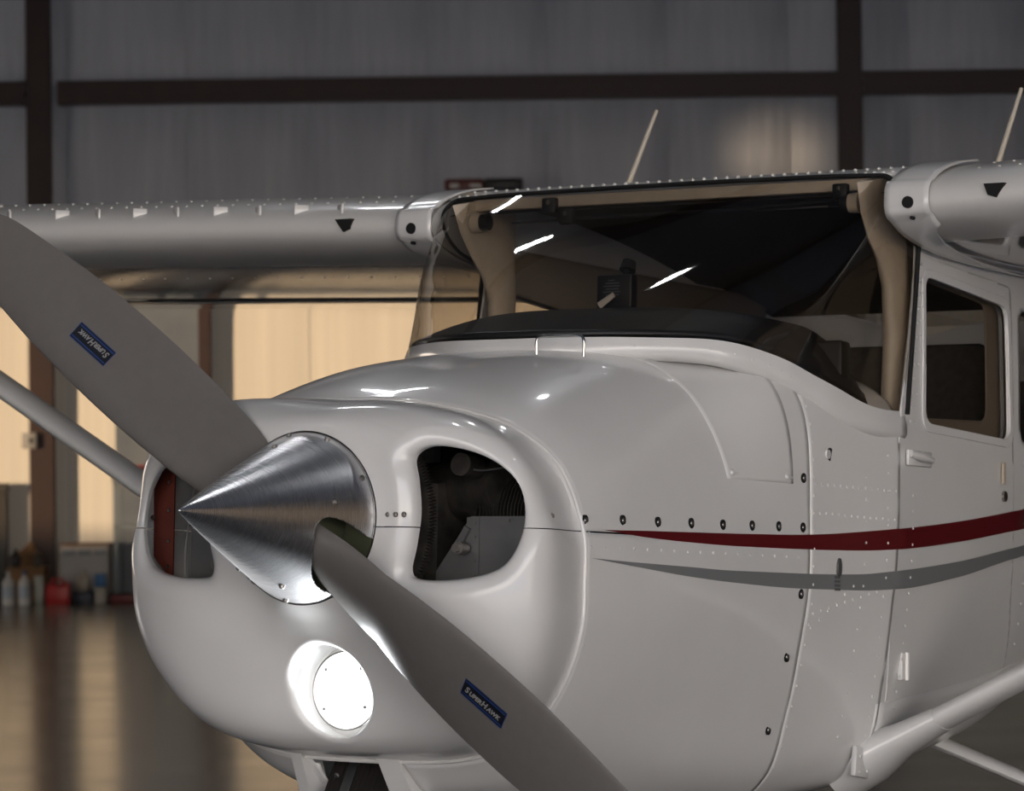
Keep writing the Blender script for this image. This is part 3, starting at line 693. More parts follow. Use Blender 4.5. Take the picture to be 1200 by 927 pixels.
for sd in (-1, 1):
    sheet('cabin_side', (.66, 2.69), None, .016, [(.66, -.6), (.66, .2), (.70, .25), (.712, .3), (.724, .45), (.752, .72), (2.8, .72), (2.8, -.6)], [WOUT, RWIN], zl, lambda x: .70 if x < 2.1 else .70-(x-2.1)*.06, sd, 0, PAINT, .003)
    dr = sheet('door', (.64, 1.42), None, .009, DOOR, [WIN], lambda x: -.42, lambda x: .66, sd, .001, PAINT, .0045)
    # raised frame round the window
    wf = sheet('window_frame', (.76, 1.30), None, .006, WOUT, [WIN], lambda x: .2, lambda x: .63, sd, .0055, PAINT, .004)
    gp = sheet('window_pane', (.77, 1.29), None, .03, WOUT, [], lambda x: .2, lambda x: .63, sd, -.006, GLASS, .0005); gp.modifiers.clear()
    gp = sheet('rear_window_pane', (1.32, 1.99), None, .03, rpoly([(1.32, .575), (1.97, .515), (1.88, .235), (1.32, .23)], .03), [], lambda x: .2, lambda x: .63, sd, -.006, GLASS, .0005); gp.modifiers.clear()
    # inner trim with openings
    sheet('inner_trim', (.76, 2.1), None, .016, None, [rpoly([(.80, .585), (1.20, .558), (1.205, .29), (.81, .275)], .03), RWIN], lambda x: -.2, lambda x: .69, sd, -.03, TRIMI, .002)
    # handle recess, lock, hinge
    y_ = float(sy(.76, .18))+.006
    bm = bmesh.new(); add_box(bm, (.765, sd*(y_), .182), (.125, .008, .034), bev=.003); add_tube(bm, [(.71, sd*(y_+.004), .19), (.74, sd*(y_+.012), .186), (.82, sd*(y_+.008), .18)], [.008, .010, .006], 10)
    sub(fin(bm, 'door_handle', PAINT), dr)
    bm = bmesh.new(); add_box(bm, (1.222, sd*(y_+.01), .17), (.016, .006, .05), bev=.002); sub(fin(bm, 'pull', TRIM), dr)
    bm = bmesh.new(); add_tube(bm, [(1.236, sd*(y_+.002), .118), (1.236, sd*(y_+.010), .118)], .012, 14); sub(fin(bm, 'lock', STEEL), dr)
    bm = bmesh.new(); yh = float(sy(.775, -.274))+.004; add_box(bm, (.765, sd*yh, -.27), (.022, .012, .06), bev=.003); add_tube(bm, [(.778, sd*(yh+.006), -.30), (.778, sd*(yh+.006), -.24)], .006, 8); sub(fin(bm, 'hinge', PAINT), dr)
# belly
V = []; bxs = np.linspace(.66, 2.7, 40)
for x_ in bxs:
    S = csection(x_, 6); k0 = 38; S = S[k0:]; V += [(x_, -p[0]*1.003, p[1]-.002) for p in S]+[(x_, p[0]*1.003, p[1]-.002) for p in S[::-1][1:]]
o = part(mesh('belly', V, grid_faces(len(bxs), 2*len(S)-1), PAINT)); solid(o, .003, 0)

# ---- wings
def naca(xc, up):
    m_, p_, t = .02, .4, .12; yc = m_/p_**2*(2*p_*xc-xc*xc) if xc < p_ else m_/(1-p_)**2*((1-2*p_)+2*p_*xc-xc*xc)
    yt = 5*t*(.2969*math.sqrt(xc)-.126*xc-.3516*xc**2+.2843*xc**3-.1036*xc**4); return yc+yt if up else yc-yt
LEX, LEZ, CH, INC = .548, .722, 1.63, math.radians(1.5)
def wpt(y, xc, up, grow=0):
    ay = abs(y); taper = 1 if ay < 2.6 else 1-(ay-2.6)*.105; c = CH*taper
    X = c*xc; Z = c*naca(xc, up) + (grow if up else -grow) ; X0 = LEX+(1-taper)*.35*.6
    z0 = LEZ + max(0, ay-.56)*math.tan(math.radians(1.73))
    return (X0+X*math.cos(INC)+Z*math.sin(INC) - (grow*1.2 if xc < .01 else 0), y, z0-X*math.sin(INC)+Z*math.cos(INC))
def wring(y, n=34, grow=0, xmax=1.0):
    cs = [xmax*((1-math.cos(PI*k/n))/2) for k in range(n+1)]
    return [wpt(y, c, True, grow) for c in cs[::-1]]+[wpt(y, c, False, grow) for c in cs[1:]]
for sd in (-1, 1):
    ys = [sd*q for q in (.575, .7, .9, 1.3, 1.8, 2.3, 2.6, 3.2, 3.9, 4.6, 5.2, 5.35)]
    R_ = [wring(y) for y in ys]; n = len(R_[0]); V = [p for r_ in R_ for p in r_]; f = grid_faces(len(ys), n); f += [tuple(range(n)), tuple(range((len(ys)-1)*n, len(ys)*n))[::-1]]
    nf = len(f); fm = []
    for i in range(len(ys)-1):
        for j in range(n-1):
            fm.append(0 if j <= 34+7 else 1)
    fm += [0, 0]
    wing = part(mesh('wing', V, f, None, None, 40, mats=[WINGP, SHADEU], fm=fm)); tag(wing, 'starboard wing' if sd > 0 else 'port wing')
    # root cuff round the leading edge
    V = []; cuff_y = np.linspace(.568, .668, 8)
    for q, y in enumerate(cuff_y):
        n2 = 26; t = q/7
        for k in range(2*n2+1):
            s = (k-n2)/n2; up = s < 0; ext = (.16 if up else .5*(1-t)**2.2+.035); xc = ext*abs(s)**1.6
            V.append(wpt(sd*y, xc, up, .008+.004*(1-t)))
    cuff = sub(mesh('wing_root_cuff', V, grid_faces(8, 2*n2+1), PAINT, None, 50), wing); solid(cuff, .004, 0)
    for dz, rr, dx, yy in ((-.008, .013, -.001, .622), (.022, .004, .0, .622), (-.040, .004, .004, .626)):
        bm = bmesh.new(); x1 = LEX-.012+dx+abs(dz+.005)*.25; add_tube(bm, [(x1+.008, sd*yy, LEZ+dz), (x1-.004, sd*yy, LEZ+dz)], rr, 16); sub(fin(bm, 'cuff_hole', BLACK), wing)
    # fresh-air inlet
    bm = bmesh.new(); yv = .815; zv = LEZ+.012; xv = LEX-.0065
    a_ = [(xv, sd*(yv-.024), zv+.012), (xv, sd*(yv+.024), zv+.012), (xv+.002, sd*(yv+.002), zv-.018), (xv+.002, sd*(yv-.016), zv-.012)]
    v0 = [bm.verts.new(q) for q in a_]; v1 = [bm.verts.new((q[0]+.02, q[1], q[2])) for q in a_]; bm.faces.new(v0); bm.faces.new(v1[::-1])
    for k in range(4): bm.faces.new((v0[k], v1[k], v1[(k+1) % 4], v0[(k+1) % 4]))
    sub(fin(bm, 'air_inlet', BLACK, None, 0), wing)
    # rivets on top of the wing
    bm = bmesh.new()
    for row in (.055, .105, .30):
        for k in range(90):
            y = sd*(.74+k*.046); p_ = wpt(y, row, True); dome(bm, p_, .0042, (-.2, 0, 1), .7, 6)
    for k in range(40):
        y = sd*(.72+k*.07); p_ = wpt(y, .25, False); dome(bm, p_, .004, (0, 0, -1), .6, 6)
    sub(fin(bm, 'rivets', WINGP), wing)['kind'] = 'stuff'
    # strut
    A = Vector((.735, sd*.455, -.465)); B = Vector((.95, sd*2.62, .675)); D = (B-A)
    bm = bmesh.new(); pts = [A+D*t for t in (.0, .06, .5, .97, 1.0)]; add_tube(bm, pts, [(.062, .026)]*5, 24)
    st = part(fin(bm, 'wing_strut', PAINT, None, 60)); tag(st, 'starboard wing strut' if sd > 0 else 'port wing strut')
    bm = bmesh.new(); add_tube(bm, [A-D*.02+Vector((0, -sd*.02, 0)), A+D*.0+Vector((0, sd*.01, 0)), A+D*.035, A+D*.075], [(.125, .075), (.105, .055), (.078, .036), (.064, .028)], 28); sub(fin(bm, 'strut_fairing', PAINT, None, 60), st)
    # flap gap / trailing edge piece
    V = []
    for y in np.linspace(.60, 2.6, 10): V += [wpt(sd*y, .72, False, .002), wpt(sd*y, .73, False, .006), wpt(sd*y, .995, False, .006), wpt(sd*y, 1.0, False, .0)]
    fl = sub(mesh('flap', V, grid_faces(10, 4), SHADEU), wing)
    if sd > 0:
        pass
for k, y_ in enumerate((.85, 1.085, 1.326, 1.565, 1.844, 2.08)):   # vortex generators in pairs on the starboard leading edge
    for q, dy in enumerate((0, .11)):
        p_ = Vector(wpt(y_+dy, .020, True)); bm = bmesh.new(); an = (.9 if q == 0 else -.9)
        add_box(bm, p_+Vector((.0, 0, .003)), (.034, .005, .024), rot=Matrix.Rotation(an, 3, 'Z'), bev=.001); part(fin(bm, 'vortex_generator', WINGP))

# roof skin between the wings
V = []; rys = np.linspace(-.58, .58, 13); rcs = np.concatenate([np.linspace(.047, .2, 10), np.linspace(.25, 1.0, 12)])
for y in rys:
    for c in rcs: V.append(wpt(y, c, True, .003))
rf = part(mesh('roof', V, grid_faces(13, len(rcs)), PAINT)); solid(rf, .006, 0)
bm = bmesh.new()
for c, n_ in ((.058, 52), (.10, 40)):
    for k in range(n_): dome(bm, wpt(-.56+1.12*k/(n_-1), c, True, .006), .0048, (-.2, 0, 1), 1.0, 6)
sub(fin(bm, 'rivets', PAINT), rf)['kind'] = 'stuff'
V = [wpt(y, c, True, -.035) for y in rys for c in rcs]
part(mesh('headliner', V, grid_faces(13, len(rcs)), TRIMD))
def antenna(name, x_, y_, xt, yt, h, label):
    z0 = wpt(y_, (x_-LEX)/CH, True, .004)[2]; bm = bmesh.new()
    add_tube(bm, [(x_, y_, z0), (x_+xt, y_+yt, z0+h)], [.0075, .0045], 10)
    o = part(fin(bm, name, bs('antenna_cream', (.62, .56, .46), .5))); o['label'] = label; return o, z0
a1, z0 = antenna('whip_antenna', 1.25, .47, .06, -.07, .25, 'starboard whip antenna')
bm = bmesh.new(); add_tube(bm, [(1.25, .475, z0-.01), (1.25, .475, z0+.04), (1.25, .475, z0+.046)], [.05, .044, .02], 20); sub(fin(bm, 'antenna_base', PAINT), a1)
a2, z0 = antenna('whip_antenna', 1.30, -.487, .10, -.04, .26, 'port whip antenna')
bm = bmesh.new(); z0 = wpt(0, .46, True, .004)[2]; add_tube(bm, [(1.3, -.012, z0-.005), (1.3, -.012, z0+.042), (1.3, -.012, z0+.05)], [.048, .044, .03], 20); part(fin(bm, 'dome_antenna', PAINT))

# rear fuselage and tail (just out of frame)
V = []; txs = np.linspace(2.66, 6.4, 12)
for x_ in txs:
    t = (x_-2.66)/3.74; w = .455*(1-t)+.06*t; zt_ = (.66 if x_ < 2.7 else .52)*(1-t)+.30*t; zb = -.17*(1-t)+.10*t; cz = (zt_+zb)/2; hh = (zt_-zb)/2
    for k in range(28):
        a = 2*PI*k/28; V.append((x_, w*math.copysign(abs(math.cos(a))**.75, math.cos(a)), cz+hh*math.copysign(abs(math.sin(a))**.75, math.sin(a))))
f = grid_faces(12, 28, cv=True); f += [tuple(range(28))[::-1], tuple(range(11*28, 12*28))]
part(mesh('tail_cone', V, f, PAINT))
def slab(name, pts, th, ax, mat):
    bm = bmesh.new(); vs = []
    for d_ in (-th/2, th/2):
        vs.append([bm.verts.new(Vector(p)+Vector(ax)*d_) for p in pts])
    bm.faces.new(vs[0]); bm.faces.new(vs[1][::-1]); n = len(pts)
    for k in range(n): bm.faces.new((vs[0][k], vs[1][k], vs[1][(k+1) % n], vs[0][(k+1) % n]))
    return part(fin(bm, name, mat, None, 30))
slab('tail_fin', [(5.0, 0, .38), (5.7, 0, .62), (6.25, 0, 1.45), (6.7, 0, 1.45), (6.45, 0, .25)], .05, (0, 1, 0), PAINT)
for sg in (-1, 1): slab('tailplane', [(5.6, sg*.08, .26), (5.85, sg*1.6, .26), (6.5, sg*1.6, .26), (6.55, sg*.08, .26)], .05, (0, 0, 1), PAINT)
V = [(2.18, -.52, .735), (2.18, .52, .735), (2.69, .40, .655), (2.69, -.40, .655)]
part(mesh('rear_window', V, [(0, 1, 2, 3)], GLASS, None, 0))

# ---- cabin interior
bm = bmesh.new(); add_box(bm, (1.7, 0, -.28), (2.1, .94, .02)); part(fin(bm, 'cabin_floor', SEATM))
for sg in (-1, 1):
    bm = bmesh.new(); add_box(bm, (1.12, sg*.25, -.03), (.44, .42, .12), bev=.03); sb_ = part(fin(bm, 'front_seat', SEATM))
    bm = bmesh.new(); add_box(bm, (1.38, sg*.25, .24), (.10, .42, .50), rot=Matrix.Rotation(.17, 3, 'Y'), bev=.04); sub(fin(bm, 'seat_back', SEATM), sb_)
    bm = bmesh.new(); add_box(bm, (1.12, sg*.25, -.18), (.34, .30, .18), bev=.01); sub(fin(bm, 'seat_base', DARK), sb_)
    # control yoke
    bm = bmesh.new(); add_tube(bm, [(.52, sg*.25, .22), (.66, sg*.25, .22)], .012, 10); add_tube(bm, curve2([(.66, sg*.25-.12, .29), (.66, sg*.25-.13, .22), (.66, sg*.25-.06, .19), (.66, sg*.25+.06, .19), (.66, sg*.25+.13, .22), (.66, sg*.25+.12, .29)], 5), .012, 10)
    part(fin(bm, 'control_yoke', DARK))
bm = bmesh.new(); add_box(bm, (2.0, 0, -.03), (.44, .9, .12), bev=.03); rb_ = part(fin(bm, 'rear_seat', SEATM))
bm = bmesh.new(); add_box(bm, (2.25, 0, .20), (.10, .9, .42), bev=.04); sub(fin(bm, 'seat_back', SEATM), rb_)
bm = bmesh.new(); add_box(bm, (2.5, 0, .15), (.02, .84, .66)); part(fin(bm, 'baggage_bulkhead', TRIMD))

# ---- rivets on the port side skin
bm = bmesh.new()
def rline(p0, p1, step, lift=.0042, r=.0036):
    p0, p1 = np.array(p0), np.array(p1); n_ = max(2, int(np.hypot(*(p1-p0))/step)+1)
    for k in range(n_):
        x_, z_ = p0+(p1-p0)*k/(n_-1)
        for sg in (-1, 1): dome(bm, (x_, sg*(float(sy(x_, z_))+lift), z_), r, (0, sg, 0), .6, 6)
rline((.341, .109), (.66, .106), .024); rline((.335, .049), (.655, .044), .024)
rline((.335, .27), (.335, -.10), .034); rline((.34, -.14), (.335, -.48), .04); rline((.625, .18), (.63, -.08), .035); rline((.63, -.12), (.645, -.42), .042)
rline((.35, -.16), (.60, -.11), .03); rline((.54, .13), (.54, -.42), .045); rline((.35, -.19), (.50, -.10), .03)
rline((-.53, -.045), (.27, -.045), .05, .005, .0032)
rline((.762, .60), (.717, .26), .03, .0062); rline((.775, .61), (.742, .26), .03, .0062) ; rline((.735, .10), (.75, -.36), .035, .0075); rline((1.345, .2), (1.41, -.22), .045, .004)
rline((1.36, .19), (2.2, .22), .035)
rv = part(fin(bm, 'rivets', PAINT)); rv['kind'] = 'stuff'
# rivets along the bowl seam and cowl centre line
bm = bmesh.new()
for k in range(0, len(full)-1, 18):
    p_ = full[k]; dome(bm, (-.53, p_[0]*1.008, p_[1]*1.008), .0042, (0, p_[0], p_[1]), .7, 8)
for x_ in np.arange(-.5, -.1, .045):
    S = section(x_, 10)
    for kk in (20, 26): dome(bm, (x_, S[kk][0]*1.004, S[kk][1]*1.004), .0032, (0, .3, 1), .6, 6)
for t in np.arange(4, len(Lc)-4, 2): dome(bm, Lc[t]+np.array([0, np.sign(Lc[t][1])*.003, .008]), .0034, (0, np.sign(Lc[t][1]), .6), .6, 6)
rv2 = part(fin(bm, 'rivets', PAINT)); rv2['kind'] = 'stuff'

# ---- step bracket at the strut root, main gear, nose gear
bm = bmesh.new(); add_box(bm, (.635, -.478, -.475), (.07, .012, .065), rot=Matrix.Rotation(.12, 3, 'Y'), bev=.003)
for dx in (-.018, .018):
    for dz in (-.02, .012): dome(bm, (.635+dx, -.486, -.475+dz), .0045, (0, -1, 0))
part(fin(bm, 'step_bracket', PAINT))
for sg in (-1, 1):
    wx, wy = 1.45, 1.22; gz = GROUND(wx); R_ = .21
    bm = bmesh.new(); add_tube(bm, [(1.32, sg*.30, -.43), (1.36, sg*.60, -.545), (1.42, sg*.95, -.75), (1.45, sg*1.12, gz+R_)], [(.05, .016), (.042, .015), (.034, .013), (.028, .012)], 14)
    lg = part(fin(bm, 'main_gear_leg', PAINT, None, 60)); tag(lg, 'starboard main gear leg' if sg > 0 else 'port main gear leg')
    bm = bmesh.new(); add_tube(bm, [(wx, sg*(wy-.075), gz+R_), (wx, sg*(wy-.06), gz+R_), (wx, sg*(wy+.06), gz+R_), (wx, sg*(wy+.075), gz+R_)], [R_*.82, R_*1.0, R_*1.0, R_*.82], 40); sub(fin(bm, 'wheel', RUBBER), lg)
    bm = bmesh.new(); add_tube(bm, [(wx, sg*(wy-.085), gz+R_), (wx, sg*(wy+.08), gz+R_)], .09, 24); sub(fin(bm, 'wheel_hub', ALU), lg)
nx = -.12; gz = GROUND(nx); R_ = .18
bm = bmesh.new(); add_tube(bm, [(.02, 0, -.50), (-.09, 0, gz+.42)], .04, 16); add_tube(bm, [(-.09, 0, gz+.42), (nx, 0, gz+R_+.16)], .028, 16)
for sg in (-1, 1): add_tube(bm, [(nx, sg*.0, gz+R_+.17), (nx, sg*.085, gz+R_+.15), (nx, sg*.085, gz+R_)], .014, 10)
ng = part(fin(bm, 'nose_gear_leg', PAINT))
bm = bmesh.new(); add_tube(bm, [(nx, -.06, gz+R_), (nx, -.045, gz+R_), (nx, .045, gz+R_), (nx, .06, gz+R_)], [R_*.82, R_, R_, R_*.82], 36); sub(fin(bm, 'wheel', RUBBER), ng)

# ------------------------------------------------------------------ portable instrument on the glareshield
def plane_to_world(p):
    p = Vector(p)+OFF; return Matrix.Rotation(TILT, 3, 'Y') @ p
gps = empty('dash_camera', plane_to_world((.27, -.068, .480))); gps.rotation_euler = (0, TILT, 0)
tag(gps, 'small black square display with round mount standing on the glareshield', 'instrument')
def gl_(bm, name, mat): o = fin(bm, name, mat); o.parent = gps; return o
gps.name = 'dash_display'
bm = bmesh.new(); add_box(bm, (0, 0, .038), (.028, .085, .072), bev=.004); gl_(bm, 'housing', DARK)
bm = bmesh.new()
for i in range(7):
    w = [.016, .034, .040, .030, .042, .032, .018][i]; add_box(bm, (-.0148, .006-(.002 if i % 2 else 0), .062-i*.0062), (.0006, w, .0022))
gl_(bm, 'screen_text', bs('screen_text', (.10, .11, .12), .6))
bm = bmesh.new(); add_tube(bm, [(.0, -.02, .072), (.006, -.02, .088)], .006, 8); add_tube(bm, [(.008, -.02, .084), (.016, -.02, .104)], [(.018, .018), (.016, .014)], 16); gl_(bm, 'mount_arm', BLACK)
bm = bmesh.new(); add_tube(bm, [(-.024, .03, .008), (-.024, -.005, .030)], [(.004, .008), (.004, .006)], 8); gl_(bm, 'stylus', bs('cream_plastic', (.5, .47, .42), .5))

# ------------------------------------------------------------------ the hangar
def hang(o, kind='structure'):
    o.location = (CAMP.x, CAMP.y, 0); o.rotation_euler = (0, 0, HROT)
    if kind: o['kind'] = kind
    return o
DW = 34.6; HH = 7.8; XL, XR = -16, 16
VINYL = noise_on(bs('insulation_vinyl', (.42, .44, .48), .38), 2.2, (.35, .385, .46), (.42, .455, .53), bump=.55, dist=.03, stretch=(3.5, 1, .35), detail=5)
LINER = noise_on(bs('liner_sheet', (.60, .58, .53), .4), 1.6, (.56, .545, .50), (.64, .62, .57), bump=.3, dist=.02, stretch=(6, 1, .12), detail=4)
BROWN = noise_on(bs('red_iron_primer', (.03, .009, .006), .5), 5, (.016, .005, .004), (.024, .007, .005))
CEIL = bs('ceiling_vinyl', (.30, .31, .33), .6)
FLOOR = noise_on(bs('epoxy_floor', (.10, .10, .105), .2, spec=.5), 1.3, (.085, .084, .086), (.125, .122, .12), bump=.10, rough=(.13, .24), detail=6, dist=.01)
bm = bmesh.new(); add_box(bm, (0, 14.4, -.05), (32.4, 41.4, .1)); hang(fin(bm, 'floor', FLOOR, None, 0))
bm = bmesh.new(); add_box(bm, (0, -31.3, -.06), (120, 50, .1)); o = hang(fin(bm, 'trim_12', noise_on(bs('concrete_apron', (.44, .45, .46), .8), 2, (.42, .43, .44), (.48, .48, .48)), None, 0)); o['label'] = 'concrete apron outside the hangar door'
bm = bmesh.new(); add_box(bm, (0, DW+.12, HH/2), (XR-XL, .1, HH)); wb_ = hang(fin(bm, 'wall_back', VINYL, None, 0))
# bulging insulation panels, one object each
def pillow(w, h, d):
    nx_, nz = 9, 13; V = []
    for i in range(nx_):
        for k in range(nz):
            u, v = i/(nx_-1)*2-1, k/(nz-1)*2-1; V.append((u*w/2, -d*(1-u**4)*(1-v**6), v*h/2))
    return V, grid_faces(nx_, nz)
PWID = 1.2375; rows = [(5.29, 7.8), (3.05, 5.06)]
pm = []
for z0_, z1_ in rows:
    V, f = pillow(PWID-.012, z1_-z0_-.01, .045); me = bpy.data.meshes.new('insulation_panel'); me.from_pydata(V, [], f); me.materials.append(VINYL); me.polygons.foreach_set('use_smooth', [True]*len(me.polygons)); pm.append(me)
V, f = pillow(PWID-.008, 3.03, .012); me = bpy.data.meshes.new('liner_panel'); me.from_pydata(V, [], f); me.materials.append(LINER); me.polygons.foreach_set('use_smooth', [True]*len(me.polygons)); pm.append(me)
for k in range(-12, 13):
    xc_ = -3.305+PWID*(k+2)+PWID/2
    if abs(xc_) > 15: continue
    for (z0_, z1_), me in zip(rows+[(0.0, 3.05)], pm):
        o = bpy.data.objects.new(me.name, me); COL.objects.link(o); o.parent = wb_; o.location = (xc_, DW+.06, (z0_+z1_)/2)
# steel: columns, girts
def hbox(name, c, s, mat, kind='structure', parent=None, bev=0, label=None):
    bm = bmesh.new(); add_box(bm, c, s, bev=bev); o = fin(bm, name, mat, parent, 0)
    if parent is None: hang(o, kind)
    if label: o['label'] = label
    return o
for k, xc_ in enumerate((-13.1, -4.80, 3.495, 11.8)):
    bm = bmesh.new(); add_box(bm, (xc_, DW-.12, HH/2), (.245, .02, HH)); add_box(bm, (xc_, DW-.06, HH/2), (.02, .10, HH)); add_box(bm, (xc_, DW-.01, HH/2), (.245, .02, HH))
    o = hang(fin(bm, 'trim_%d' % (k+1), BROWN, None, 0)); o['label'] = ['dark brown steel column out of view on the left', 'dark brown steel wall column at the left of the back wall', 'dark brown steel wall column right of centre', 'dark brown steel column out of view on the right'][k]
for k, (x0_, x1_) in enumerate(((-16, -4.93), (-4.60, 3.37), (3.62, 16))):
    bm = bmesh.new(); xm, xw = (x0_+x1_)/2, x1_-x0_; add_box(bm, (xm, DW-.06, 5.175), (xw, .22, .012)); add_box(bm, (xm, DW-.16, 5.175), (xw, .012, .22)); add_box(bm, (xm, DW-.06, 5.29), (xw, .2, .012)); add_box(bm, (xm, DW-.06, 5.065), (xw, .2, .012))
    o = hang(fin(bm, 'trim_%d' % (k+5), BROWN, None, 0)); o['label'] = ['horizontal brown girt left of the left column', 'long horizontal brown girt across the back wall', 'horizontal brown girt right of the right column'][k]
    bm = bmesh.new(); add_box(bm, (xm, DW-.06, 3.03), (xw, .12, .05)); hang(fin(bm, 'trim_%d' % (k+8), BROWN, None, 0))['label'] = 'narrow brown rail between liner sheets and insulation'
bm = bmesh.new(); add_box(bm, (-3.13, DW-.06, 1.5), (.12, .14, 3.0)); hang(fin(bm, 'trim_11', BROWN, None, 0))['label'] = 'narrow brown post beside the grey shade panel'
# grey panel added for the shaded patch of wall by the narrow post
d1 = hbox('shade_panel', (-3.62, DW-.04, 1.5), (.86, .08, 3.0), noise_on(bs('shade_panel_grey', (.10, .12, .15), .45), 3, (.09, .11, .14), (.12, .14, .17)))
hbox('door_handle', (-3.32, DW-.1, 1.1), (.03, .05, .14), STEEL, parent=d1)  # handle on the added grey panel
# side walls, ceiling, front gable (behind the camera); the left wall's openings are added for the sun
hbox('wall_right', (XR+.1, 14.5, HH/2), (.2, 41, HH), bs('wall_right_dark', (.07, .065, .06), .7))
bm = bmesh.new(); ZA, ZB = 1.2, 3.8  # sill and head of the unseen band, shaped to set the sunlit height
add_box(bm, (XL-.1, 6.65, (ZB+HH)/2), (.2, 25.3, HH-ZB)); add_box(bm, (XL-.1, 27.4, (ZB+HH)/2), (.2, 15.2, HH-ZB)); add_box(bm, (XL-.1, 19.55, (ZB+5.1)/2), (.2, .5, 5.1-ZB)); add_box(bm, (XL-.1, 19.55, (5.6+HH)/2), (.2, .5, HH-5.6)); add_box(bm, (XL-.1, 14.5, ZA/2), (.2, 41, ZA)); add_box(bm, (XL-.1, 7.25, (ZA+ZB)/2), (.2, 26.5, ZB-ZA)); add_box(bm, (XL-.1, 31.5, (ZA+ZB)/2), (.2, 7, ZB-ZA)); hang(fin(bm, 'wall_left', CEIL, None, 0))  # small high slot added to throw a sun glint on the back wall
bm = bmesh.new(); add_box(bm, (0, -6, 6.65), (32.4, .25, 2.3)); add_box(bm, (-11.85, -6, 2.75), (8.7, .25, 5.5)); add_box(bm, (15, -6, 2.75), (2.4, .25, 5.5)); hang(fin(bm, 'wall_front', CEIL, None, 0))  # left jamb widened to keep the sun off the airplane
bm = bmesh.new(); add_box(bm, (0, 14.4, HH+.1), (32.4, 41.4, .2))
ceil_ = hang(fin(bm, 'ceiling', CEIL, None, 0))
for k in range(5):
    o = hbox('ceiling_beam', (0, -2+k*8, HH-.25), (32, .25, .5), BROWN, parent=ceil_)

# ceiling lights
def bay_light(x, y, z, label):
    t = empty('bay_light', hg(x, y, z), HROT); tag(t, label, 'ceiling light', 'round bay lights under the hangar roof')
    bm = bmesh.new(); add_tube(bm, [(0, 0, .02), (0, 0, .06), (0, 0, .16), (0, 0, .20)], [.17, .18, .10, .08], 32); fin(bm, 'housing', bs('lamp_housing', (.05, .05, .05), .5), t)
    bm = bmesh.new(); add_tube(bm, [(0, 0, 0), (0, 0, .018)], .12, 32); fin(bm, 'diffuser', LAMPM, t)
    bm = bmesh.new(); add_tube(bm, [(0, 0, .2), (0, 0, HH-z)], .012, 8); fin(bm, 'hanger', BROWN, t)
for x, y, w in ((.31, 8.64, 'straight above the windshield'), (-6.8, 3.6, 'left of the nose'), (4.6, 7.2, 'above the port wing'), (1.4, 12.7, 'behind the cabin')):
    bay_light(x, y, 7.0, 'round white bay light hanging under the roof ' + w)
t = empty('strip_light', hg(-1.35, 14.0, 6.98), HROT-.3); tag(t, 'long white strip light hanging under the roof behind the starboard wing', 'ceiling light')
bm = bmesh.new(); add_box(bm, (0, 0, .05), (.65, .16, .06), bev=.01); fin(bm, 'housing', bs('strip_housing', (.05, .05, .05), .5), t)
bm = bmesh.new(); add_box(bm, (0, 0, .01), (.6, .10, .02), bev=.004); fin(bm, 'diffuser', LAMPM, t)
for sx_ in (-.26, .26):
    bm = bmesh.new(); add_tube(bm, [(sx_, 0, .08), (sx_, 0, .82)], .008, 6); fin(bm, 'hanger', BROWN, t)

# ------------------------------------------------------------------ things along the back wall
def hthing(name, x, y, z, label, cat, group=None, rz=0):
    return tag(empty(name, hg(x, y, z), HROT+rz), label, cat, group)
YB = DW-.75
def bottle(x, y, h, r, body, capc, label, group):
    t = hthing('bottle', x, y, 0, label, 'bottle', group)
    bm = bmesh.new(); add_tube(bm, [(0, 0, 0), (0, 0, h*.66), (0, 0, h*.78), (0, 0, h*.82), (0, 0, h*.9)], [r, r, r*.6, r*.32, r*.30], 20); fin(bm, 'body', body, t)
    bm = bmesh.new(); add_tube(bm, [(0, 0, h*.9), (0, 0, h)], [r*.36, r*.36], 14); fin(bm, 'cap', capc, t)
    bm = bmesh.new(); add_tube(bm, [(0, 0, h*.2), (0, 0, h*.55)], [r*1.012]*2, 20, cap=False); fin(bm, 'label', bs('bottle_label', (.35, .40, .47), .5), t)
WB = bs('white_plastic', (.50, .50, .48), .45); BR = noise_on(bs('cardboard', (.20, .11, .05), .8), 8, (.17, .09, .04), (.24, .135, .06))
bottle(-5.02, YB-.25, .33, .062, WB, WB, 'white plastic bottle on the floor, left of the pair', 'white bottles by the wall')
bottle(-4.86, YB-.25, .33, .062, WB, bs('blue_cap', (.02, .08, .25), .4), 'white plastic bottle on the floor, right of the pair', 'white bottles by the wall')
def crate(name, x, y, z, s, mat, label, cat, lidmat=None, rz=0):
    t = hthing(name, x, y, z, label, cat, None, rz)
    bm = bmesh.new(); add_box(bm, (0, 0, s[2]*.46), (s[0], s[1], s[2]*.92), bev=.012); fin(bm, 'body', mat, t)
    bm = bmesh.new(); add_box(bm, (0, 0, s[2]*.96), (s[0]*1.03, s[1]*1.03, s[2]*.08), bev=.006); fin(bm, 'lid', lidmat or mat, t); return t
crate('crate', -4.88, YB+.15, 0, (.36, .4, .36), BR, 'brown cardboard box behind the two white bottles', 'box')
def sack(x, y, z, r, mat, label, cat='bag'):
    bm = bmesh.new(); bmesh.ops.create_icosphere(bm, subdivisions=3, radius=1)
    for v in bm.verts:
        n_ = 1+.16*math.sin(v.co.x*5+1)*math.cos(v.co.y*4)+.1*math.sin(v.co.z*7); v.co = Vector((v.co.x*r[0]*n_, v.co.y*r[1]*n_, max(v.co.z*r[2]*n_, -r[2]*.7)+r[2]*.7))
    o = fin(bm, 'sack', mat, None, 60); o.location = hg(x, y, z); o.rotation_euler = (0, 0, HROT); tag(o, label, cat)
sack(-4.88, YB+.24, .362, (.12, .07, .13), BR, 'brown crumpled sack on top of the cardboard box')
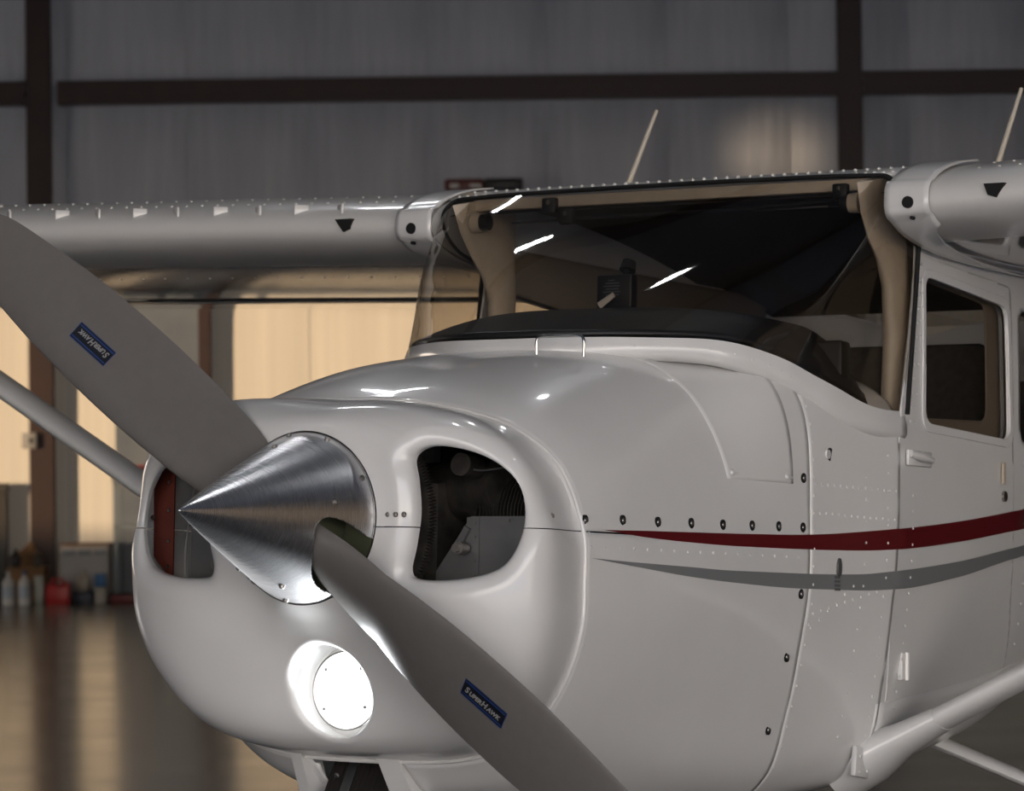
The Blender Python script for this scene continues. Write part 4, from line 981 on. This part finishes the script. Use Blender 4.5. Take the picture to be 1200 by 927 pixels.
sack(-4.99, YB+.05, .362, (.055, .055, .10), DARK, 'small black bag at the left end of the cardboard box')
sack(-4.77, YB+.05, .362, (.05, .055, .09), bs('olive_cloth', (.06, .05, .04), .8), 'dark olive cloth bundle at the right end of the cardboard box', 'bundle')
REDP = bs('red_plastic', (.38, .012, .012), .4)
crate('jug', -4.72, YB-.2, 0, (.09, .10, .28), bs('clear_jug', (.30, .31, .27), .4), 'pale grey jug between the bottles and the red can', 'jug')
t = crate('fuel_can', -4.53, YB-.2, 0, (.23, .2, .20), REDP, 'red plastic fuel can on the floor', 'fuel can')
bm = bmesh.new(); add_tube(bm, curve2([(-.07, 0, .19), (-.06, 0, .24), (.04, 0, .24), (.06, 0, .19)], 4), .012, 8); fin(bm, 'handle', REDP, t)
t = hthing('workbench', -4.30, YB+.25, 0, 'pale metal cabinet behind the red can', 'cabinet')
bm = bmesh.new(); add_box(bm, (0, 0, .29), (.48, .4, .56), bev=.01); fin(bm, 'body', bs('cabinet_pale', (.30, .29, .28), .5), t)
t.name = 'cabinet'
bm = bmesh.new(); add_box(bm, (0, -.01, .58), (.50, .42, .022), bev=.004); fin(bm, 'cabinet_top', bs('top_brown', (.12, .06, .04), .5), t)
for k in range(3):
    bm = bmesh.new(); add_box(bm, (-.155+k*.155, -.205, .50), (.13, .012, .06), bev=.003); fin(bm, 'drawer', bs('drawer_blue', (.14, .16, .19), .4), t)
crate('parts_box', -4.29, YB-.12, 0, (.19, .2, .12), bs('navy_plastic', (.015, .02, .04), .5), 'dark navy box on the floor right of the red can', 'box')
crate('paper_box', -4.12, YB-.12, 0, (.11, .15, .16), bs('box_cream', (.33, .31, .27), .6), 'small cream carton beside the navy box', 'box')
crate('blue_box', -4.12, YB-.1, .162, (.11, .12, .13), bs('blue_plastic', (.02, .10, .25), .5), 'small blue box on top of the cream carton', 'box')
sack(-4.29, YB-.12, .121, (.075, .07, .12), bs('cream_cloth', (.34, .31, .26), .8), 'cream cloth heap on the navy box', 'bundle')
crate('toolbox', -3.82, YB-.12, 0, (.40, .22, .09), bs('dark_red_metal', (.10, .008, .01), .4), 'dark red metal toolbox by the wall behind the nose', 'toolbox', DARK)
crate('locker', -5.41, DW-.07, 0, (.5, .1, 1.2), bs('locker_brown', (.05, .045, .04), .5), 'tall dark brown locker at the left edge', 'locker')
t = hthing('shelf_rack', -3.75, YB+.25, 0, 'grey steel shelving unit partly behind the nose', 'shelf')
GSM = bs('shelf_grey', (.13, .16, .19), .45)
for sx_ in (-.24, .24):
    for sy_ in (-.15, .15):
        bm = bmesh.new(); add_box(bm, (sx_, sy_, .62), (.045, .04, 1.24)); fin(bm, 'post', GSM, t)
for z_ in (.75, 1.18):
    bm = bmesh.new(); add_box(bm, (0, 0, z_), (.52, .34, .03)); fin(bm, 'shelf_board', GSM, t)
crate('tool_case', -3.86, YB+.25, 1.196, (.34, .22, .17), bs('case_dark', (.05, .01, .01), .5), 'dark red and black case on the top of the grey shelving', 'case', REDP)
t = hthing('switch_box', -4.92, DW-.165, 1.55, 'small grey electrical box fixed to the left column', 'switch box')
bm = bmesh.new(); add_box(bm, (0, 0, .08), (.15, .06, .16), bev=.01); fin(bm, 'housing', bs('switch_grey', (.25, .25, .25), .5), t)
bm = bmesh.new(); add_box(bm, (.02, -.035, .08), (.03, .02, .05)); fin(bm, 'lever', DARK, t)
t = hthing('wall_heater', -.26, DW-.15, 4.12, 'red and black oblong box on the back wall just above the airplane', 'wall unit')
bm = bmesh.new(); add_box(bm, (.2, 0, .06), (.40, .2, .12), bev=.03); fin(bm, 'black_housing', DARK, t)
bm = bmesh.new(); add_box(bm, (-.2, 0, .06), (.40, .2, .12), bev=.03); fin(bm, 'red_housing', bs('unit_red', (.10, .01, .008), .4), t)
bm = bmesh.new(); add_box(bm, (-.3, -.105, .045), (.09, .01, .05)); add_box(bm, (-.08, -.105, .045), (.12, .01, .035)); fin(bm, 'vents', WB, t)
